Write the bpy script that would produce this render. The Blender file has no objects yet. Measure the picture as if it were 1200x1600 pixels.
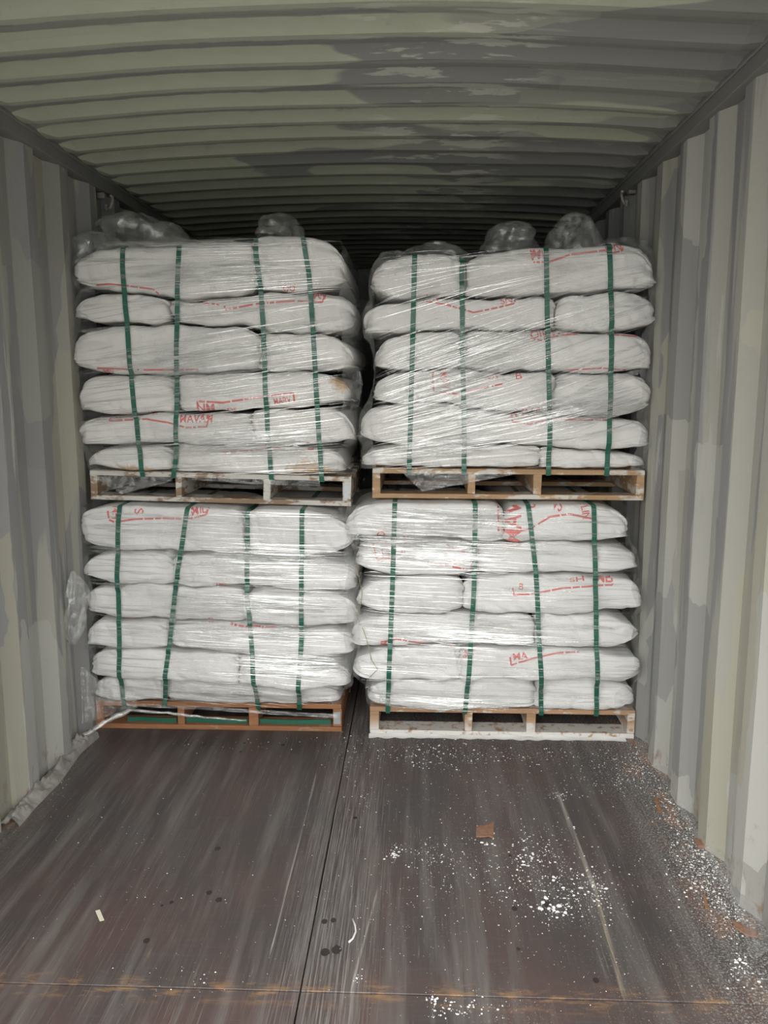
import bpy, bmesh, math, random
import numpy as np
from mathutils import Vector, Matrix, noise
from mathutils.bvhtree import BVHTree

random.seed(7); np.random.seed(7)
SC = bpy.context.scene
COL = SC.collection
R = math.radians

# ------------------------------------------------------------------ camera
# calibrated from the container: walls 2.36 m apart, camera 1.5 m above its floor
F, PX, PY = 1256.0, 600.0, 800.0
CAMX, CAMZ = 0.226, 1.497
def _basis(vx=650.0, vy=602.4, roll=0.00515):
    Y = np.array([(vx-PX)/F, (vy-PY)/F, 1.0]); Y /= np.linalg.norm(Y)
    u = np.array([roll, -1, 0.0]); u -= u.dot(Y)*Y; u /= np.linalg.norm(u)
    return np.cross(Y, u), Y, u
AX, AY, AZ = _basis()
def at_y(u, v, y):
    """point of the place on the upright plane at depth y that the photo shows at (u, v)"""
    c = np.array([(u-PX)/F, (v-PY)/F, 1.0]); r = (c@AX, c@AY, c@AZ); t = y/r[1]
    return Vector((CAMX+t*r[0], y, CAMZ+t*r[2]))
def at_z(u, v, z=0.0):
    c = np.array([(u-PX)/F, (v-PY)/F, 1.0]); r = (c@AX, c@AY, c@AZ); t = (z-CAMZ)/r[2]
    return Vector((CAMX+t*r[0], t*r[1], z))
cam_d = bpy.data.cameras.new('camera'); cam = bpy.data.objects.new('camera', cam_d); COL.objects.link(cam)
cam_d.sensor_fit = 'VERTICAL'; cam_d.sensor_height = 36.0; cam_d.lens = F/1600*36.0
cam_d.clip_start = 0.05
right = Vector((AX[0], AY[0], AZ[0])); down = Vector((AX[1], AY[1], AZ[1])); fwd = Vector((AX[2], AY[2], AZ[2]))
m = Matrix((right, -down, -fwd)).transposed().to_4x4(); m.translation = Vector((CAMX, 0, CAMZ))
cam.matrix_world = m
SC.camera = cam

# ------------------------------------------------------------------ light
W = bpy.data.worlds.new('overcast'); SC.world = W; W.use_nodes = True
wn = W.node_tree.nodes; wl = W.node_tree.links
bg = wn['Background']
# overcast sky: dim towards the horizon, bright overhead
tc = wn.new('ShaderNodeTexCoord'); sx = wn.new('ShaderNodeSeparateXYZ'); mr = wn.new('ShaderNodeMapRange')
mr.inputs['From Min'].default_value = -0.05; mr.inputs['From Max'].default_value = 0.75; mr.inputs['To Min'].default_value = 1.7; mr.inputs['To Max'].default_value = 5.6
wl.new(tc.outputs['Generated'], sx.inputs[0]); wl.new(sx.outputs[2], mr.inputs['Value']); wl.new(mr.outputs[0], bg.inputs[1])
bg.inputs[0].default_value = (1.0, 0.99, 0.965, 1)
sun_d = bpy.data.lights.new('soft_sun', 'SUN'); sun_d.energy = 1.6; sun_d.angle = R(70); sun_d.color = (1, 0.985, 0.96)
sun = bpy.data.objects.new('soft_sun', sun_d); COL.objects.link(sun)
d = Vector((0.55, 1.0, -0.42)); sun.rotation_euler = d.to_track_quat('-Z', 'Y').to_euler()
SC.view_settings.view_transform = 'Standard'; SC.view_settings.look = 'None'
SC.view_settings.gamma = 1.0; SC.view_settings.exposure = 0.0; SC.view_settings.use_curve_mapping = False
SC.cycles.max_bounces = 10; SC.cycles.diffuse_bounces = 7; SC.cycles.transparent_max_bounces = 24
SC.cycles.use_denoising = True

# ------------------------------------------------------------------ helpers
def tag(o, label=None, cat=None, group=None, kind=None):
    if label: o['label'] = label
    if cat: o['category'] = cat
    if group: o['group'] = group
    if kind: o['kind'] = kind
    return o
def empty(name, loc=(0, 0, 0)):
    o = bpy.data.objects.new(name, None); COL.objects.link(o); o.location = loc; o.empty_display_size = 0.1
    return o
def link(name, me, mat, parent=None, smooth=False):
    if mat is not None:
        for mm in (mat if isinstance(mat, (list, tuple)) else [mat]): me.materials.append(mm)
    if smooth:
        me.polygons.foreach_set('use_smooth', [True]*len(me.polygons))
    o = bpy.data.objects.new(name, me); COL.objects.link(o)
    if parent is not None:
        o.parent = parent
        o.matrix_parent_inverse = Matrix.Translation(-Vector(parent.location))
    return o
class MB:
    def __init__(s): s.v = []; s.f = []
    def box(s, x0, x1, y0, y1, z0, z1, jit=0.0, rot=None, c=None):
        n = len(s.v)
        P = [(x, y, z) for z in (z0, z1) for y in (y0, y1) for x in (x0, x1)]
        for p in P:
            p = Vector(p)
            if rot is not None: p = rot @ (p-c) + c
            if jit: p += Vector([random.uniform(-jit, jit) for _ in range(3)])
            s.v.append(tuple(p))
        for q in ((0, 2, 3, 1), (4, 5, 7, 6), (0, 1, 5, 4), (2, 6, 7, 3), (0, 4, 6, 2), (1, 3, 7, 5)):
            s.f.append(tuple(n+i for i in q))
    def grid(s, rows, closed=False):
        n = len(s.v); R_ = len(rows); C_ = len(rows[0])
        for r in rows: s.v.extend([tuple(p) for p in r])
        for i in range(R_-1):
            for j in range(C_ if closed else C_-1):
                a = n+i*C_+j; b = n+i*C_+(j+1) % C_
                s.f.append((a, b, b+C_, a+C_))
    def tube(s, pts, rad, k=8, wob=0.0, seed=0):
        rows = []
        pts = [Vector(p) for p in pts]
        for i, p in enumerate(pts):
            t = (pts[min(i+1, len(pts)-1)]-pts[max(i-1, 0)]).normalized()
            a = t.orthogonal().normalized() if i == 0 else (a - a.dot(t)*t).normalized()
            b = t.cross(a); r = rad[i] if isinstance(rad, (list, tuple)) else rad
            row = []
            for j in range(k):
                th = 2*math.pi*j/k
                rr = r*(1+wob*noise.noise(Vector((p.x*25+seed, p.y*25+th*1.6, p.z*25))))
                row.append(p+(a*math.cos(th)+b*math.sin(th))*rr)
            rows.append(row)
        n0 = len(s.v); s.grid(rows, True)
        s.f.append(tuple(n0+j for j in range(k))[::-1]); s.f.append(tuple(n0+(len(pts)-1)*k+j for j in range(k)))
    def mesh(s, name):
        me = bpy.data.meshes.new(name); me.from_pydata(s.v, [], s.f); me.update(); return me
    def build(s, name, mat, parent=None, smooth=False):
        return link(name, s.mesh(name), mat, parent, smooth)
def bevel(o, w=0.003, seg=2):
    b = o.modifiers.new('bevel', 'BEVEL'); b.width = w; b.segments = seg; b.limit_method = 'ANGLE'; return o

# ------------------------------------------------------------------ materials
class NT:
    def __init__(s, name, alpha=False):
        s.m = bpy.data.materials.new(name); s.m.use_nodes = True; s.t = s.m.node_tree; s.n = s.t.nodes
        s.b = s.n['Principled BSDF']; s.out = s.n['Material Output']
    def N(s, typ, **kw):
        n = s.n.new(typ)
        for k, v in kw.items(): setattr(n, k, v)
        return n
    def L(s, a, b): s.t.links.new(a, b)
    def geo(s, scale=(1, 1, 1), loc=(0, 0, 0), rot=(0, 0, 0)):
        g = s.N('ShaderNodeNewGeometry'); mp = s.N('ShaderNodeMapping')
        mp.inputs['Scale'].default_value = scale; mp.inputs['Location'].default_value = loc; mp.inputs['Rotation'].default_value = rot
        s.L(g.outputs['Position'], mp.inputs['Vector']); return mp.outputs[0]
    def noise(s, vec, scale=5, detail=4, rough=0.55, dist=0.0):
        n = s.N('ShaderNodeTexNoise'); n.inputs['Scale'].default_value = scale; n.inputs['Detail'].default_value = detail
        n.inputs['Roughness'].default_value = rough; n.inputs['Distortion'].default_value = dist
        s.L(vec, n.inputs['Vector']); return n.outputs['Fac']
    def ramp(s, fac, a, b, ca=0.0, cb=1.0):
        n = s.N('ShaderNodeMapRange', clamp=True); n.inputs['From Min'].default_value = a; n.inputs['From Max'].default_value = b
        n.inputs['To Min'].default_value = ca; n.inputs['To Max'].default_value = cb
        s.L(fac, n.inputs['Value']); return n.outputs[0]
    def mix(s, fac, a, b):
        n = s.N('ShaderNodeMix', data_type='RGBA')
        if isinstance(fac, float): n.inputs[0].default_value = fac
        else: s.L(fac, n.inputs[0])
        for i, c in ((6, a), (7, b)):
            if isinstance(c, tuple): n.inputs[i].default_value = (*c, 1)
            else: s.L(c, n.inputs[i])
        return n.outputs[2]
    def math(s, op, a, b=None):
        n = s.N('ShaderNodeMath', operation=op)
        for i, c in ((0, a), (1, b)):
            if c is None: continue
            if isinstance(c, (int, float)): n.inputs[i].default_value = c
            else: s.L(c, n.inputs[i])
        return n.outputs[0]
    def sep(s, vec):
        n = s.N('ShaderNodeSeparateXYZ'); s.L(vec, n.inputs[0]); return n.outputs
    def color(s, c):
        if isinstance(c, tuple): s.b.inputs['Base Color'].default_value = (*c, 1)
        else: s.L(c, s.b.inputs['Base Color'])
        return s
    def bump(s, h, strength=0.3, dist=0.01):
        n = s.N('ShaderNodeBump'); n.inputs['Strength'].default_value = strength; n.inputs['Distance'].default_value = dist
        s.L(h, n.inputs['Height']); s.L(n.outputs[0], s.b.inputs['Normal']); return n
    def rough(s, r, spec=None, metal=0.0):
        if isinstance(r, (int, float)): s.b.inputs['Roughness'].default_value = r
        else: s.L(r, s.b.inputs['Roughness'])
        if spec is not None: s.b.inputs['Specular IOR Level'].default_value = spec
        s.b.inputs['Metallic'].default_value = metal; return s

def wall_mat(name, horiz=False):
    t = NT(name)
    if not horiz: sc, sc2, sc3 = (1, 7.5, 0.55), (1, 13, 0.7), (8, 8, 0.6)
    else: sc, sc2, sc3 = (0.55, 11.0, 1), (0.9, 20, 1), (0.8, 14, 1)
    p1 = t.noise(t.geo(sc, (3.1, 7.7, 1.3)), 1.0, 5, 0.5, 0.15)
    p2 = t.noise(t.geo(sc2, (9.1, 2.2, 5.3)), 1.0, 6, 0.6, 0.1)
    p3 = t.noise(t.geo(sc3, (1.1, 4.2, 8.3)), 1.4, 8, 0.65)
    fine = t.noise(t.geo((1, 1, 1)), 60, 5, 0.7)
    base = t.mix(p3, (0.25, 0.252, 0.25), (0.30, 0.30, 0.295)) if not horiz else t.mix(p3, (0.19, 0.191, 0.188), (0.225, 0.227, 0.22))
    g = t.mix(fine, (0.37, 0.365, 0.315), (0.43, 0.425, 0.37)) if not horiz else t.mix(fine, (0.30, 0.31, 0.245), (0.36, 0.37, 0.295))
    c = t.mix(t.ramp(p1, 0.50, 0.53, 0, 0.8 if not horiz else 0.12), base, g)
    c = t.mix(t.ramp(p2, 0.60, 0.615, 0, 1.0 if not horiz else 0.3), c, (0.43, 0.432, 0.41) if not horiz else (0.37, 0.38, 0.30))
    # oblong repair-paint patches
    vo = t.N('ShaderNodeTexVoronoi', distance='CHEBYCHEV'); vo.inputs['Scale'].default_value = 1.0; vo.inputs['Randomness'].default_value = 0.9
    wob = t.N('ShaderNodeVectorMath', operation='ADD'); nzv = t.N('ShaderNodeTexNoise'); nzv.inputs['Scale'].default_value = 7; nzv.inputs['Detail'].default_value = 6
    sc_ = t.N('ShaderNodeVectorMath', operation='SCALE'); sc_.inputs['Scale'].default_value = 0.22
    gp = t.geo((0.2, 4.2, 1.6) if not horiz else (1.7, 6.5, 0.1), (2, 3, 4)); t.L(t.geo(), nzv.inputs['Vector']); t.L(nzv.outputs['Color'], sc_.inputs[0])
    t.L(gp, wob.inputs[0]); t.L(sc_.outputs[0], wob.inputs[1]); t.L(wob.outputs[0], vo.inputs['Vector'])
    vr = t.sep(vo.outputs['Color'])
    c = t.mix(t.ramp(vr[0], 0.74, 0.75, 0, 0.75 if not horiz else 0.25), c, (0.44, 0.44, 0.41) if not horiz else (0.34, 0.36, 0.285))
    c = t.mix(t.ramp(vr[1], 0.80, 0.81, 0, 0.6 if not horiz else 0.3), c, (0.40, 0.385, 0.30) if not horiz else (0.36, 0.37, 0.30))
    c = t.mix(t.ramp(vr[2], 0.80, 0.805, 0, 0.6), c, (0.245, 0.25, 0.25) if not horiz else (0.20, 0.205, 0.195))
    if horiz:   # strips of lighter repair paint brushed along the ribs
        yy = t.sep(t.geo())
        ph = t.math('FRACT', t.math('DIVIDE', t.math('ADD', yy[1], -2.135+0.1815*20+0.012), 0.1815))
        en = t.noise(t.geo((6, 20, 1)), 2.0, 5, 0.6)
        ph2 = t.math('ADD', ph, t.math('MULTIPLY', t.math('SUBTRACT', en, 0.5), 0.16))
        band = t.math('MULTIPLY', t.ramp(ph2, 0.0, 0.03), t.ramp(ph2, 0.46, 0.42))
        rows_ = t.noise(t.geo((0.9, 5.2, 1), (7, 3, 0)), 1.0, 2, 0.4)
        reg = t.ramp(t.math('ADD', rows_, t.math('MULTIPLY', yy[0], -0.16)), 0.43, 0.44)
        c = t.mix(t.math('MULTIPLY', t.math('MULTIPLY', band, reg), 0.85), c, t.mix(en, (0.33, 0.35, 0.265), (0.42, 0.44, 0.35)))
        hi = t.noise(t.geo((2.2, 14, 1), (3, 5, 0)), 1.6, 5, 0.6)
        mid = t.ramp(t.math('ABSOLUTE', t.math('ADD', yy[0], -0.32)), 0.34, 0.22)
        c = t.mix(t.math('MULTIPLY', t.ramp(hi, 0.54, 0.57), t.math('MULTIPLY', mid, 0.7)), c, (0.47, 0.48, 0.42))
    # grime and scuffs
    gr = t.noise(t.geo((1, 1, 1), (5, 5, 5)), 9, 8, 0.75)
    c = t.mix(t.ramp(gr, 0.63, 0.72, 0, 0.35), c, (0.16, 0.155, 0.14))
    rs = t.noise(t.geo((1, 1, 0.4), (2, 8, 1)), 26, 6, 0.7)
    z = t.sep(t.geo())[2]
    if not horiz:
        c = t.mix(t.math('MULTIPLY', t.ramp(rs, 0.55, 0.66), t.ramp(z, 0.16, 0.0, 0, 0.9)), c, (0.22, 0.10, 0.045))
    c = t.mix(t.ramp(rs, 0.735, 0.75, 0, 0.7), c, (0.10, 0.07, 0.05))
    t.color(c); t.rough(0.62, 0.3)
    t.bump(t.math('ADD', t.math('MULTIPLY', t.ramp(p1, 0.50, 0.53), 0.6), fine), 0.25, 0.002)
    return t.m
def plain(name, c, rough=0.6, spec=0.4, metal=0.0, nz=12, var=0.15):
    t = NT(name); f = t.noise(t.geo(), nz, 5)
    t.color(t.mix(f, tuple(x*(1-var) for x in c), tuple(min(1, x*(1+var)) for x in c))); t.rough(rough, spec, metal)
    t.bump(f, 0.2, 0.002); return t.m

def floor_mat():
    t = NT('worn_plywood_floor')
    g = t.geo(); sp = t.sep(g); x, y = sp[0], sp[1]
    long = t.noise(t.geo((11, 0.8, 1)), 1.6, 9, 0.62, 0.3)
    fine = t.noise(t.geo((150, 2.2, 1), rot=(0, 0, 0.03)), 1.5, 5, 0.7)
    fine2 = t.noise(t.geo((90, 3.2, 1), rot=(0, 0, -0.11)), 1.5, 5, 0.7)
    blot = t.noise(t.geo((1, 0.7, 1), (4, 4, 0)), 3.2, 5, 0.6)
    cross = t.noise(t.geo((3, 40, 1)), 2.0, 5, 0.7)
    c = t.mix(t.ramp(blot, 0.38, 0.62), (0.060, 0.053, 0.052), (0.086, 0.058, 0.054))
    c = t.mix(t.ramp(long, 0.46, 0.68, 0, 0.7), c, (0.165, 0.15, 0.142))
    c = t.mix(t.ramp(cross, 0.55, 0.75, 0, 0.35), c, (0.135, 0.125, 0.12))
    wear = t.noise(t.geo((1.3, 0.5, 1), (1, 9, 0)), 2.2, 4, 0.5)
    c = t.mix(t.math('MULTIPLY', t.ramp(fine, 0.55, 0.75, 0, 0.8), t.ramp(wear, 0.40, 0.62)), c, (0.26, 0.24, 0.22))
    c = t.mix(t.math('MULTIPLY', t.ramp(fine2, 0.60, 0.72, 0, 0.8), t.ramp(blot, 0.62, 0.42)), c, (0.25, 0.23, 0.20))
    # band of forklift scratches beside the centre joint
    dx = t.math('ABSOLUTE', t.math('ADD', x, 0.0))
    band = t.ramp(dx, 0.17, 0.05)
    c = t.mix(t.math('MULTIPLY', band, t.ramp(fine, 0.46, 0.64, 0, 0.75)), c, (0.27, 0.25, 0.235))
    tan = t.noise(t.geo((14, 2.0, 1), (0, 3, 0)), 2.0, 5, 0.6)
    c = t.mix(t.ramp(tan, 0.69, 0.75, 0, 0.55), c, (0.25, 0.165, 0.085))
    # bare wood where the cross joint is chipped
    seam = t.math('ABSOLUTE', t.math('SUBTRACT', y, 1.79))
    sn = t.noise(t.geo((5, 16, 1)), 2.2, 6, 0.7)
    c = t.mix(t.math('MULTIPLY', t.ramp(seam, 0.06, 0.0), t.ramp(sn, 0.50, 0.64, 0, 0.85)), c, (0.30, 0.175, 0.085))
    # single long gouges down to pale wood
    for (ua, va, ub, vb, w, cc) in ((872, 1240, 932, 1395, .010, (0.40, 0.37, 0.33)), (932, 1400, 976, 1558, .008, (0.36, 0.30, 0.22)), (494, 1210, 422, 1490, .0035, (0.36, 0.34, 0.31)), (590, 1390, 545, 1560, .004, (0.33, 0.31, 0.28))):
        A = at_z(ua, va); B = at_z(ub, vb); k = (B.x-A.x)/(B.y-A.y)
        dd = t.math('ABSOLUTE', t.math('SUBTRACT', t.math('SUBTRACT', x, A.x), t.math('MULTIPLY', t.math('SUBTRACT', y, A.y), k)))
        inr = t.math('MULTIPLY', t.ramp(y, B.y-0.02, B.y+0.03), t.ramp(y, A.y+0.02, A.y-0.03))
        c = t.mix(t.math('MULTIPLY', t.math('MULTIPLY', t.ramp(dd, w, w*0.3), inr), t.ramp(fine, 0.42, 0.56, 0.15, 0.85)), c, cc)
    # rusty edge and white dust at the foot of the right wall
    rn = t.noise(t.geo((1, 0.6, 1), (8, 1, 0)), 9, 6, 0.7)
    e = t.ramp(x, 1.02, 1.17)
    c = t.mix(t.math('MULTIPLY', e, t.ramp(rn, 0.50, 0.60, 0, 0.9)), c, (0.26, 0.12, 0.055))
    el = t.ramp(x, -1.10, -1.19)
    c = t.mix(t.math('MULTIPLY', el, t.ramp(rn, 0.48, 0.60, 0, 0.8)), c, (0.30, 0.18, 0.09))
    dn = t.noise(t.geo(), 150, 3, 0.8); db = t.noise(t.geo((1, 1, 1), (3, 3, 3)), 3.0, 3, 0.5)
    dust = t.math('MULTIPLY', t.ramp(x, 0.90, 1.12, 0, 1.0), t.ramp(dn, 0.50, 0.62, 0, 0.75))
    c = t.mix(dust, c, (0.62, 0.62, 0.60))
    d2 = t.math('MULTIPLY', t.math('MULTIPLY', t.ramp(y, 2.95, 3.3), t.ramp(x, -0.15, 0.1)), t.ramp(dn, 0.54, 0.66, 0, 0.8))
    c = t.mix(d2, c, (0.62, 0.62, 0.60))
    d3 = t.math('MULTIPLY', t.math('MULTIPLY', t.ramp(x, 0.0, 0.5), t.ramp(db, 0.45, 0.62)), t.ramp(dn, 0.60, 0.70, 0, 0.7))
    c = t.mix(d3, c, (0.60, 0.60, 0.58))
    d4 = t.math('MULTIPLY', t.ramp(x, -1.05, -1.2), t.ramp(dn, 0.50, 0.65, 0, 0.5))
    c = t.mix(d4, c, (0.5, 0.49, 0.46))
    t.color(c); t.rough(t.ramp(long, 0.3, 0.7, 0.42, 0.62), 0.45)
    t.bump(t.math('ADD', fine, t.math('MULTIPLY', cross, 0.4)), 0.25, 0.0015)
    return t.m

def bag_mat(name='woven_sack', stains=(), tint=(0.80, 0.795, 0.775)):
    t = NT(name)
    n1 = t.noise(t.geo(), 5, 4); n2 = t.noise(t.geo((1, 1, 1), (4, 1, 1)), 28, 6, 0.65, 0.6); n3 = t.noise(t.geo((1, 1, 3)), 70, 4, 0.6)
    c = t.mix(n1, tuple(v*0.93 for v in tint), tint)
    for (px, py, pz, rx, rz) in stains:
        g = t.geo((1/rx, 1/0.25, 1/rz), (-px/rx, -py/0.25, -pz/rz))
        ln = t.N('ShaderNodeVectorMath', operation='LENGTH'); t.L(g, ln.inputs[0])
        d = t.math('ADD', ln.outputs['Value'], t.math('MULTIPLY', t.math('SUBTRACT', n2, 0.5), 1.6))
        c = t.mix(t.ramp(d, 1.0, 0.55, 0, 0.75), c, (0.50, 0.29, 0.11))
    # woven tape threads, only millimetres wide
    wv = t.N('ShaderNodeTexWave', wave_type='BANDS', bands_direction='X'); wv.inputs['Scale'].default_value = 90; wv.inputs['Distortion'].default_value = 0.6
    t.L(t.geo(), wv.inputs['Vector'])
    wz = t.N('ShaderNodeTexWave', wave_type='BANDS', bands_direction='Z'); wz.inputs['Scale'].default_value = 90; wz.inputs['Distortion'].default_value = 0.6
    t.L(t.geo(), wz.inputs['Vector'])
    t.color(c); t.rough(0.42, 0.45)
    h = t.math('ADD', t.math('MULTIPLY', n2, 1.0), t.math('MULTIPLY', n3, 0.35))
    h = t.math('ADD', h, t.math('MULTIPLY', t.math('ADD', wv.outputs['Fac'], wz.outputs['Fac']), 0.03))
    t.bump(h, 0.42, 0.012)
    return t.m

def film_mat(name, cover=0.3, rough=0.18, diff=0.35, tint=(0.95, 0.96, 0.95), var=0.0, bumpy=0.5, bs=(18, 18, 60)):
    t = NT(name); t.n.remove(t.b)
    tr = t.N('ShaderNodeBsdfTransparent'); gl = t.N('ShaderNodeBsdfGlossy'); df = t.N('ShaderNodeBsdfDiffuse')
    gl.inputs['Roughness'].default_value = rough; gl.inputs['Color'].default_value = (*tint, 1); df.inputs['Color'].default_value = (*tint, 1)
    bn = t.noise(t.geo(bs), 1.0, 5, 0.65, 0.4)
    bp = t.N('ShaderNodeBump'); bp.inputs['Strength'].default_value = bumpy; bp.inputs['Distance'].default_value = 0.01
    t.L(bn, bp.inputs['Height']); t.L(bp.outputs[0], gl.inputs['Normal'])
    m1 = t.N('ShaderNodeMixShader'); m1.inputs[0].default_value = diff; t.L(gl.outputs[0], m1.inputs[1]); t.L(df.outputs[0], m1.inputs[2])
    m2 = t.N('ShaderNodeMixShader'); t.L(tr.outputs[0], m2.inputs[1]); t.L(m1.outputs[0], m2.inputs[2])
    if var: t.L(t.ramp(bn, 0.40, 0.72, cover, cover+var), m2.inputs[0])
    else: m2.inputs[0].default_value = cover
    t.L(m2.outputs[0], t.out.inputs['Surface'])
    return t.m

def wood_mat(name, wood, paint, amount, dark=(0.16, 0.10, 0.06), zpow=None):
    t = NT(name)
    gr = t.noise(t.geo((1.2, 14, 14)), 3.0, 6, 0.6, 0.5); pn = t.noise(t.geo((1, 1, 2.5), (2, 5, 1)), 8, 6, 0.65)
    c = t.mix(t.ramp(gr, 0.3, 0.7), tuple(v*0.72 for v in wood), wood)
    c = t.mix(t.ramp(pn, 0.60-amount*0.5, 0.66-amount*0.5), c, paint)
    dn = t.noise(t.geo((1, 1, 1), (7, 2, 7)), 22, 5, 0.7); c = t.mix(t.ramp(dn, 0.62, 0.74, 0, 0.7), c, dark)
    if zpow:
        z = t.sep(t.geo())[2]; pw = t.noise(t.geo(), 30, 5, 0.7)
        c = t.mix(t.math('MULTIPLY', t.ramp(z, zpow, zpow*0.25), t.ramp(pw, 0.36, 0.48)), c, (0.66, 0.65, 0.62))
    t.color(c); t.rough(0.75, 0.25); t.bump(gr, 0.5, 0.003); return t.m

M = dict(
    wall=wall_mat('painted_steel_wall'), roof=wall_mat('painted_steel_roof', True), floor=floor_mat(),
    rail=plain('rail_paint', (0.20, 0.20, 0.19), 0.6), gap=plain('joint_dirt', (0.02, 0.018, 0.016), 0.9),
    bag=bag_mat(), bag2=bag_mat('woven_sack_cool', tint=(0.80, 0.80, 0.79)),
    red=plain('red_ink', (0.66, 0.20, 0.19), 0.5, 0.4, nz=60, var=0.3),
    strand=film_mat('film_strand', 0.62, 0.15, 0.18, bumpy=0.25), wide=film_mat('film_band', 0.05, 0.13, 0.12, var=0.55, bumpy=0.9, bs=(10, 18, 160)),
    sheet=film_mat('film_sheet', 0.10, 0.12, 0.45, var=0.25, bumpy=0.8), hood=film_mat('film_crumple', 0.13, 0.12, 0.45, var=0.50, bumpy=1.0, bs=(22, 22, 26)),
    dusty=film_mat('dusty_film', 0.72, 0.45, 0.85, tint=(0.38, 0.365, 0.345), var=0.2, bumpy=0.9, bs=(40, 40, 40)),
    strap=plain('green_strap', (0.022, 0.125, 0.082), 0.38, 0.5, nz=40, var=0.2),
    seam=plain('folded_sack_end', (0.72, 0.71, 0.68), 0.6), powder=plain('white_powder', (0.82, 0.82, 0.81), 0.8, 0.2, nz=90, var=0.08),
    rust=plain('rusty_steel', (0.27, 0.15, 0.10), 0.8, 0.3, nz=70, var=0.5), zinc=plain('grey_steel_ring', (0.36, 0.35, 0.31), 0.5, 0.5, nz=50, var=0.4),
    paper=plain('cream_paper', (0.66, 0.63, 0.50), 0.7), chip=plain('bark_chip', (0.30, 0.17, 0.09), 0.85, 0.2, nz=60, var=0.4),
    dark=plain('dark_oil', (0.034, 0.026, 0.026), 0.55), string=plain('jute_thread', (0.36, 0.30, 0.16), 0.8),
    plate=plain('galvanised_plate', (0.40, 0.43, 0.45), 0.45, 0.5, metal=0.4, nz=60),
    ground=plain('yard_concrete', (0.34, 0.33, 0.31), 0.9, 0.2, nz=2),
)
M['wood_ul'] = wood_mat('pallet_wood_limed', (0.34, 0.24, 0.16), (0.60, 0.585, 0.54), 0.30)
M['wood_ur'] = wood_mat('pallet_wood_tan', (0.50, 0.33, 0.19), (0.62, 0.59, 0.53), 0.17)
M['wood_ll'] = wood_mat('pallet_wood_orange', (0.36, 0.17, 0.085), (0.34, 0.23, 0.16), 0.05)
M['wood_lr'] = wood_mat('pallet_wood_dusty', (0.46, 0.29, 0.17), (0.60, 0.57, 0.52), 0.10, zpow=0.075)

# ------------------------------------------------------------------ container shell
WI, WO, ZC, Y0, Y1 = 1.18, 1.216, 2.41, 0.9, 6.8
def wall_profile(edge, pitch):
    """(y, depth) pairs; the inner face ends (far side) at edge + k*pitch"""
    pts = []; k = int((Y0-edge)/pitch)-1
    while edge+k*pitch < Y1+pitch:
        e = edge+k*pitch
        pts += [(e-0.072, 0.0), (e, 0.0), (e+0.068, 1.0), (e+pitch-0.072-0.068, 1.0)]
        k += 1
    pts = [p for p in pts if Y0 <= p[0] <= Y1]
    return [(Y0, pts[0][1])]+pts+[(Y1, pts[-1][1]), (Y1+0.1, pts[-1][1])]
def side_wall(name, sgn, edge, pitch):
    pr = wall_profile(edge, pitch); b = MB()
    zs = [0.0]+[0.2*i for i in range(1, 12)]+[2.375]
    rows = []
    for z in zs:
        row = []
        for (y, dd) in pr:
            dent = 0.004*noise.noise(Vector((sgn*3, y*2.2, z*1.6)))
            row.append((sgn*(WI+(WO-WI)*dd+dent), y, z))
        rows.append(row)
    b.grid(rows)
    o = b.build(name, M['wall']); s = o.modifiers.new('thickness', 'SOLIDIFY'); s.thickness = 0.004; s.offset = 1 if sgn < 0 else -1
    return tag(o, kind='structure')
side_wall('wall_left', -1, 2.765, 0.289)
side_wall('wall_right', 1, 2.245, 0.288)
b = MB(); n = 14; q = [at_y(u, v, 3.018) for u, v in ((0, 938), (0, 962))]
b.box(-1.1795, -1.1775, 2.985, 3.045, q[1].z, q[0].z, 0.001); o = b.build('paint_patch', plain('ochre_patch', (0.36, 0.31, 0.20), 0.6), bpy.data.objects['wall_left']); o['label'] = 'small ochre repair patch'
# back wall, upright corrugations
b = MB(); rows = []
pr = []; x = -1.25
while x < 1.25: pr += [(x, 0), (x+0.11, 0), (x+0.13, 0.045), (x+0.23, 0.045)]; x += 0.25
for z in (-0.1, 1.2, 2.60): rows.append([(px_, Y1+dd, z) for px_, dd in pr])
b.grid(rows); tag(b.build('wall_back', M['wall']), kind='structure')
# roof: cross corrugations with a slight camber
b = MB(); rows = []; ys = []; RP = 0.1815; e = 2.135-RP*8
while e < Y1+0.2:
    ys += [(e-0.040, 0.028), (e-0.008, 0.028), (e+0.040, 0.0), (e+0.078, 0.0), (e+0.125, 0.028)]
    e += RP
ys = sorted([q for q in ys if Y0 <= q[0] <= Y1])
ys = [(Y0, 0.028)]+ys+[(Y1, 0.028), (Y1+0.12, 0.028)]
for (y, dz) in ys:
    row = []
    for i in range(41):
        x = -1.22+2.44*i/40; t = min(1, (1.17-abs(x))/0.05); t = max(0, t)
        cam_ = 0.045*(1-(x/1.18)**2) + 0.010*noise.noise(Vector((x*1.5, y*0.8, 3)))
        z = ZC+cam_*max(0, 1)+ (dz*t - 0.014*t)
        row.append((x, y, z))
    rows.append(row)
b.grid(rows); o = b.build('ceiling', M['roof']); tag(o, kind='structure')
s = o.modifiers.new('thickness', 'SOLIDIFY'); s.thickness = 0.004; s.offset = 1
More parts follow.
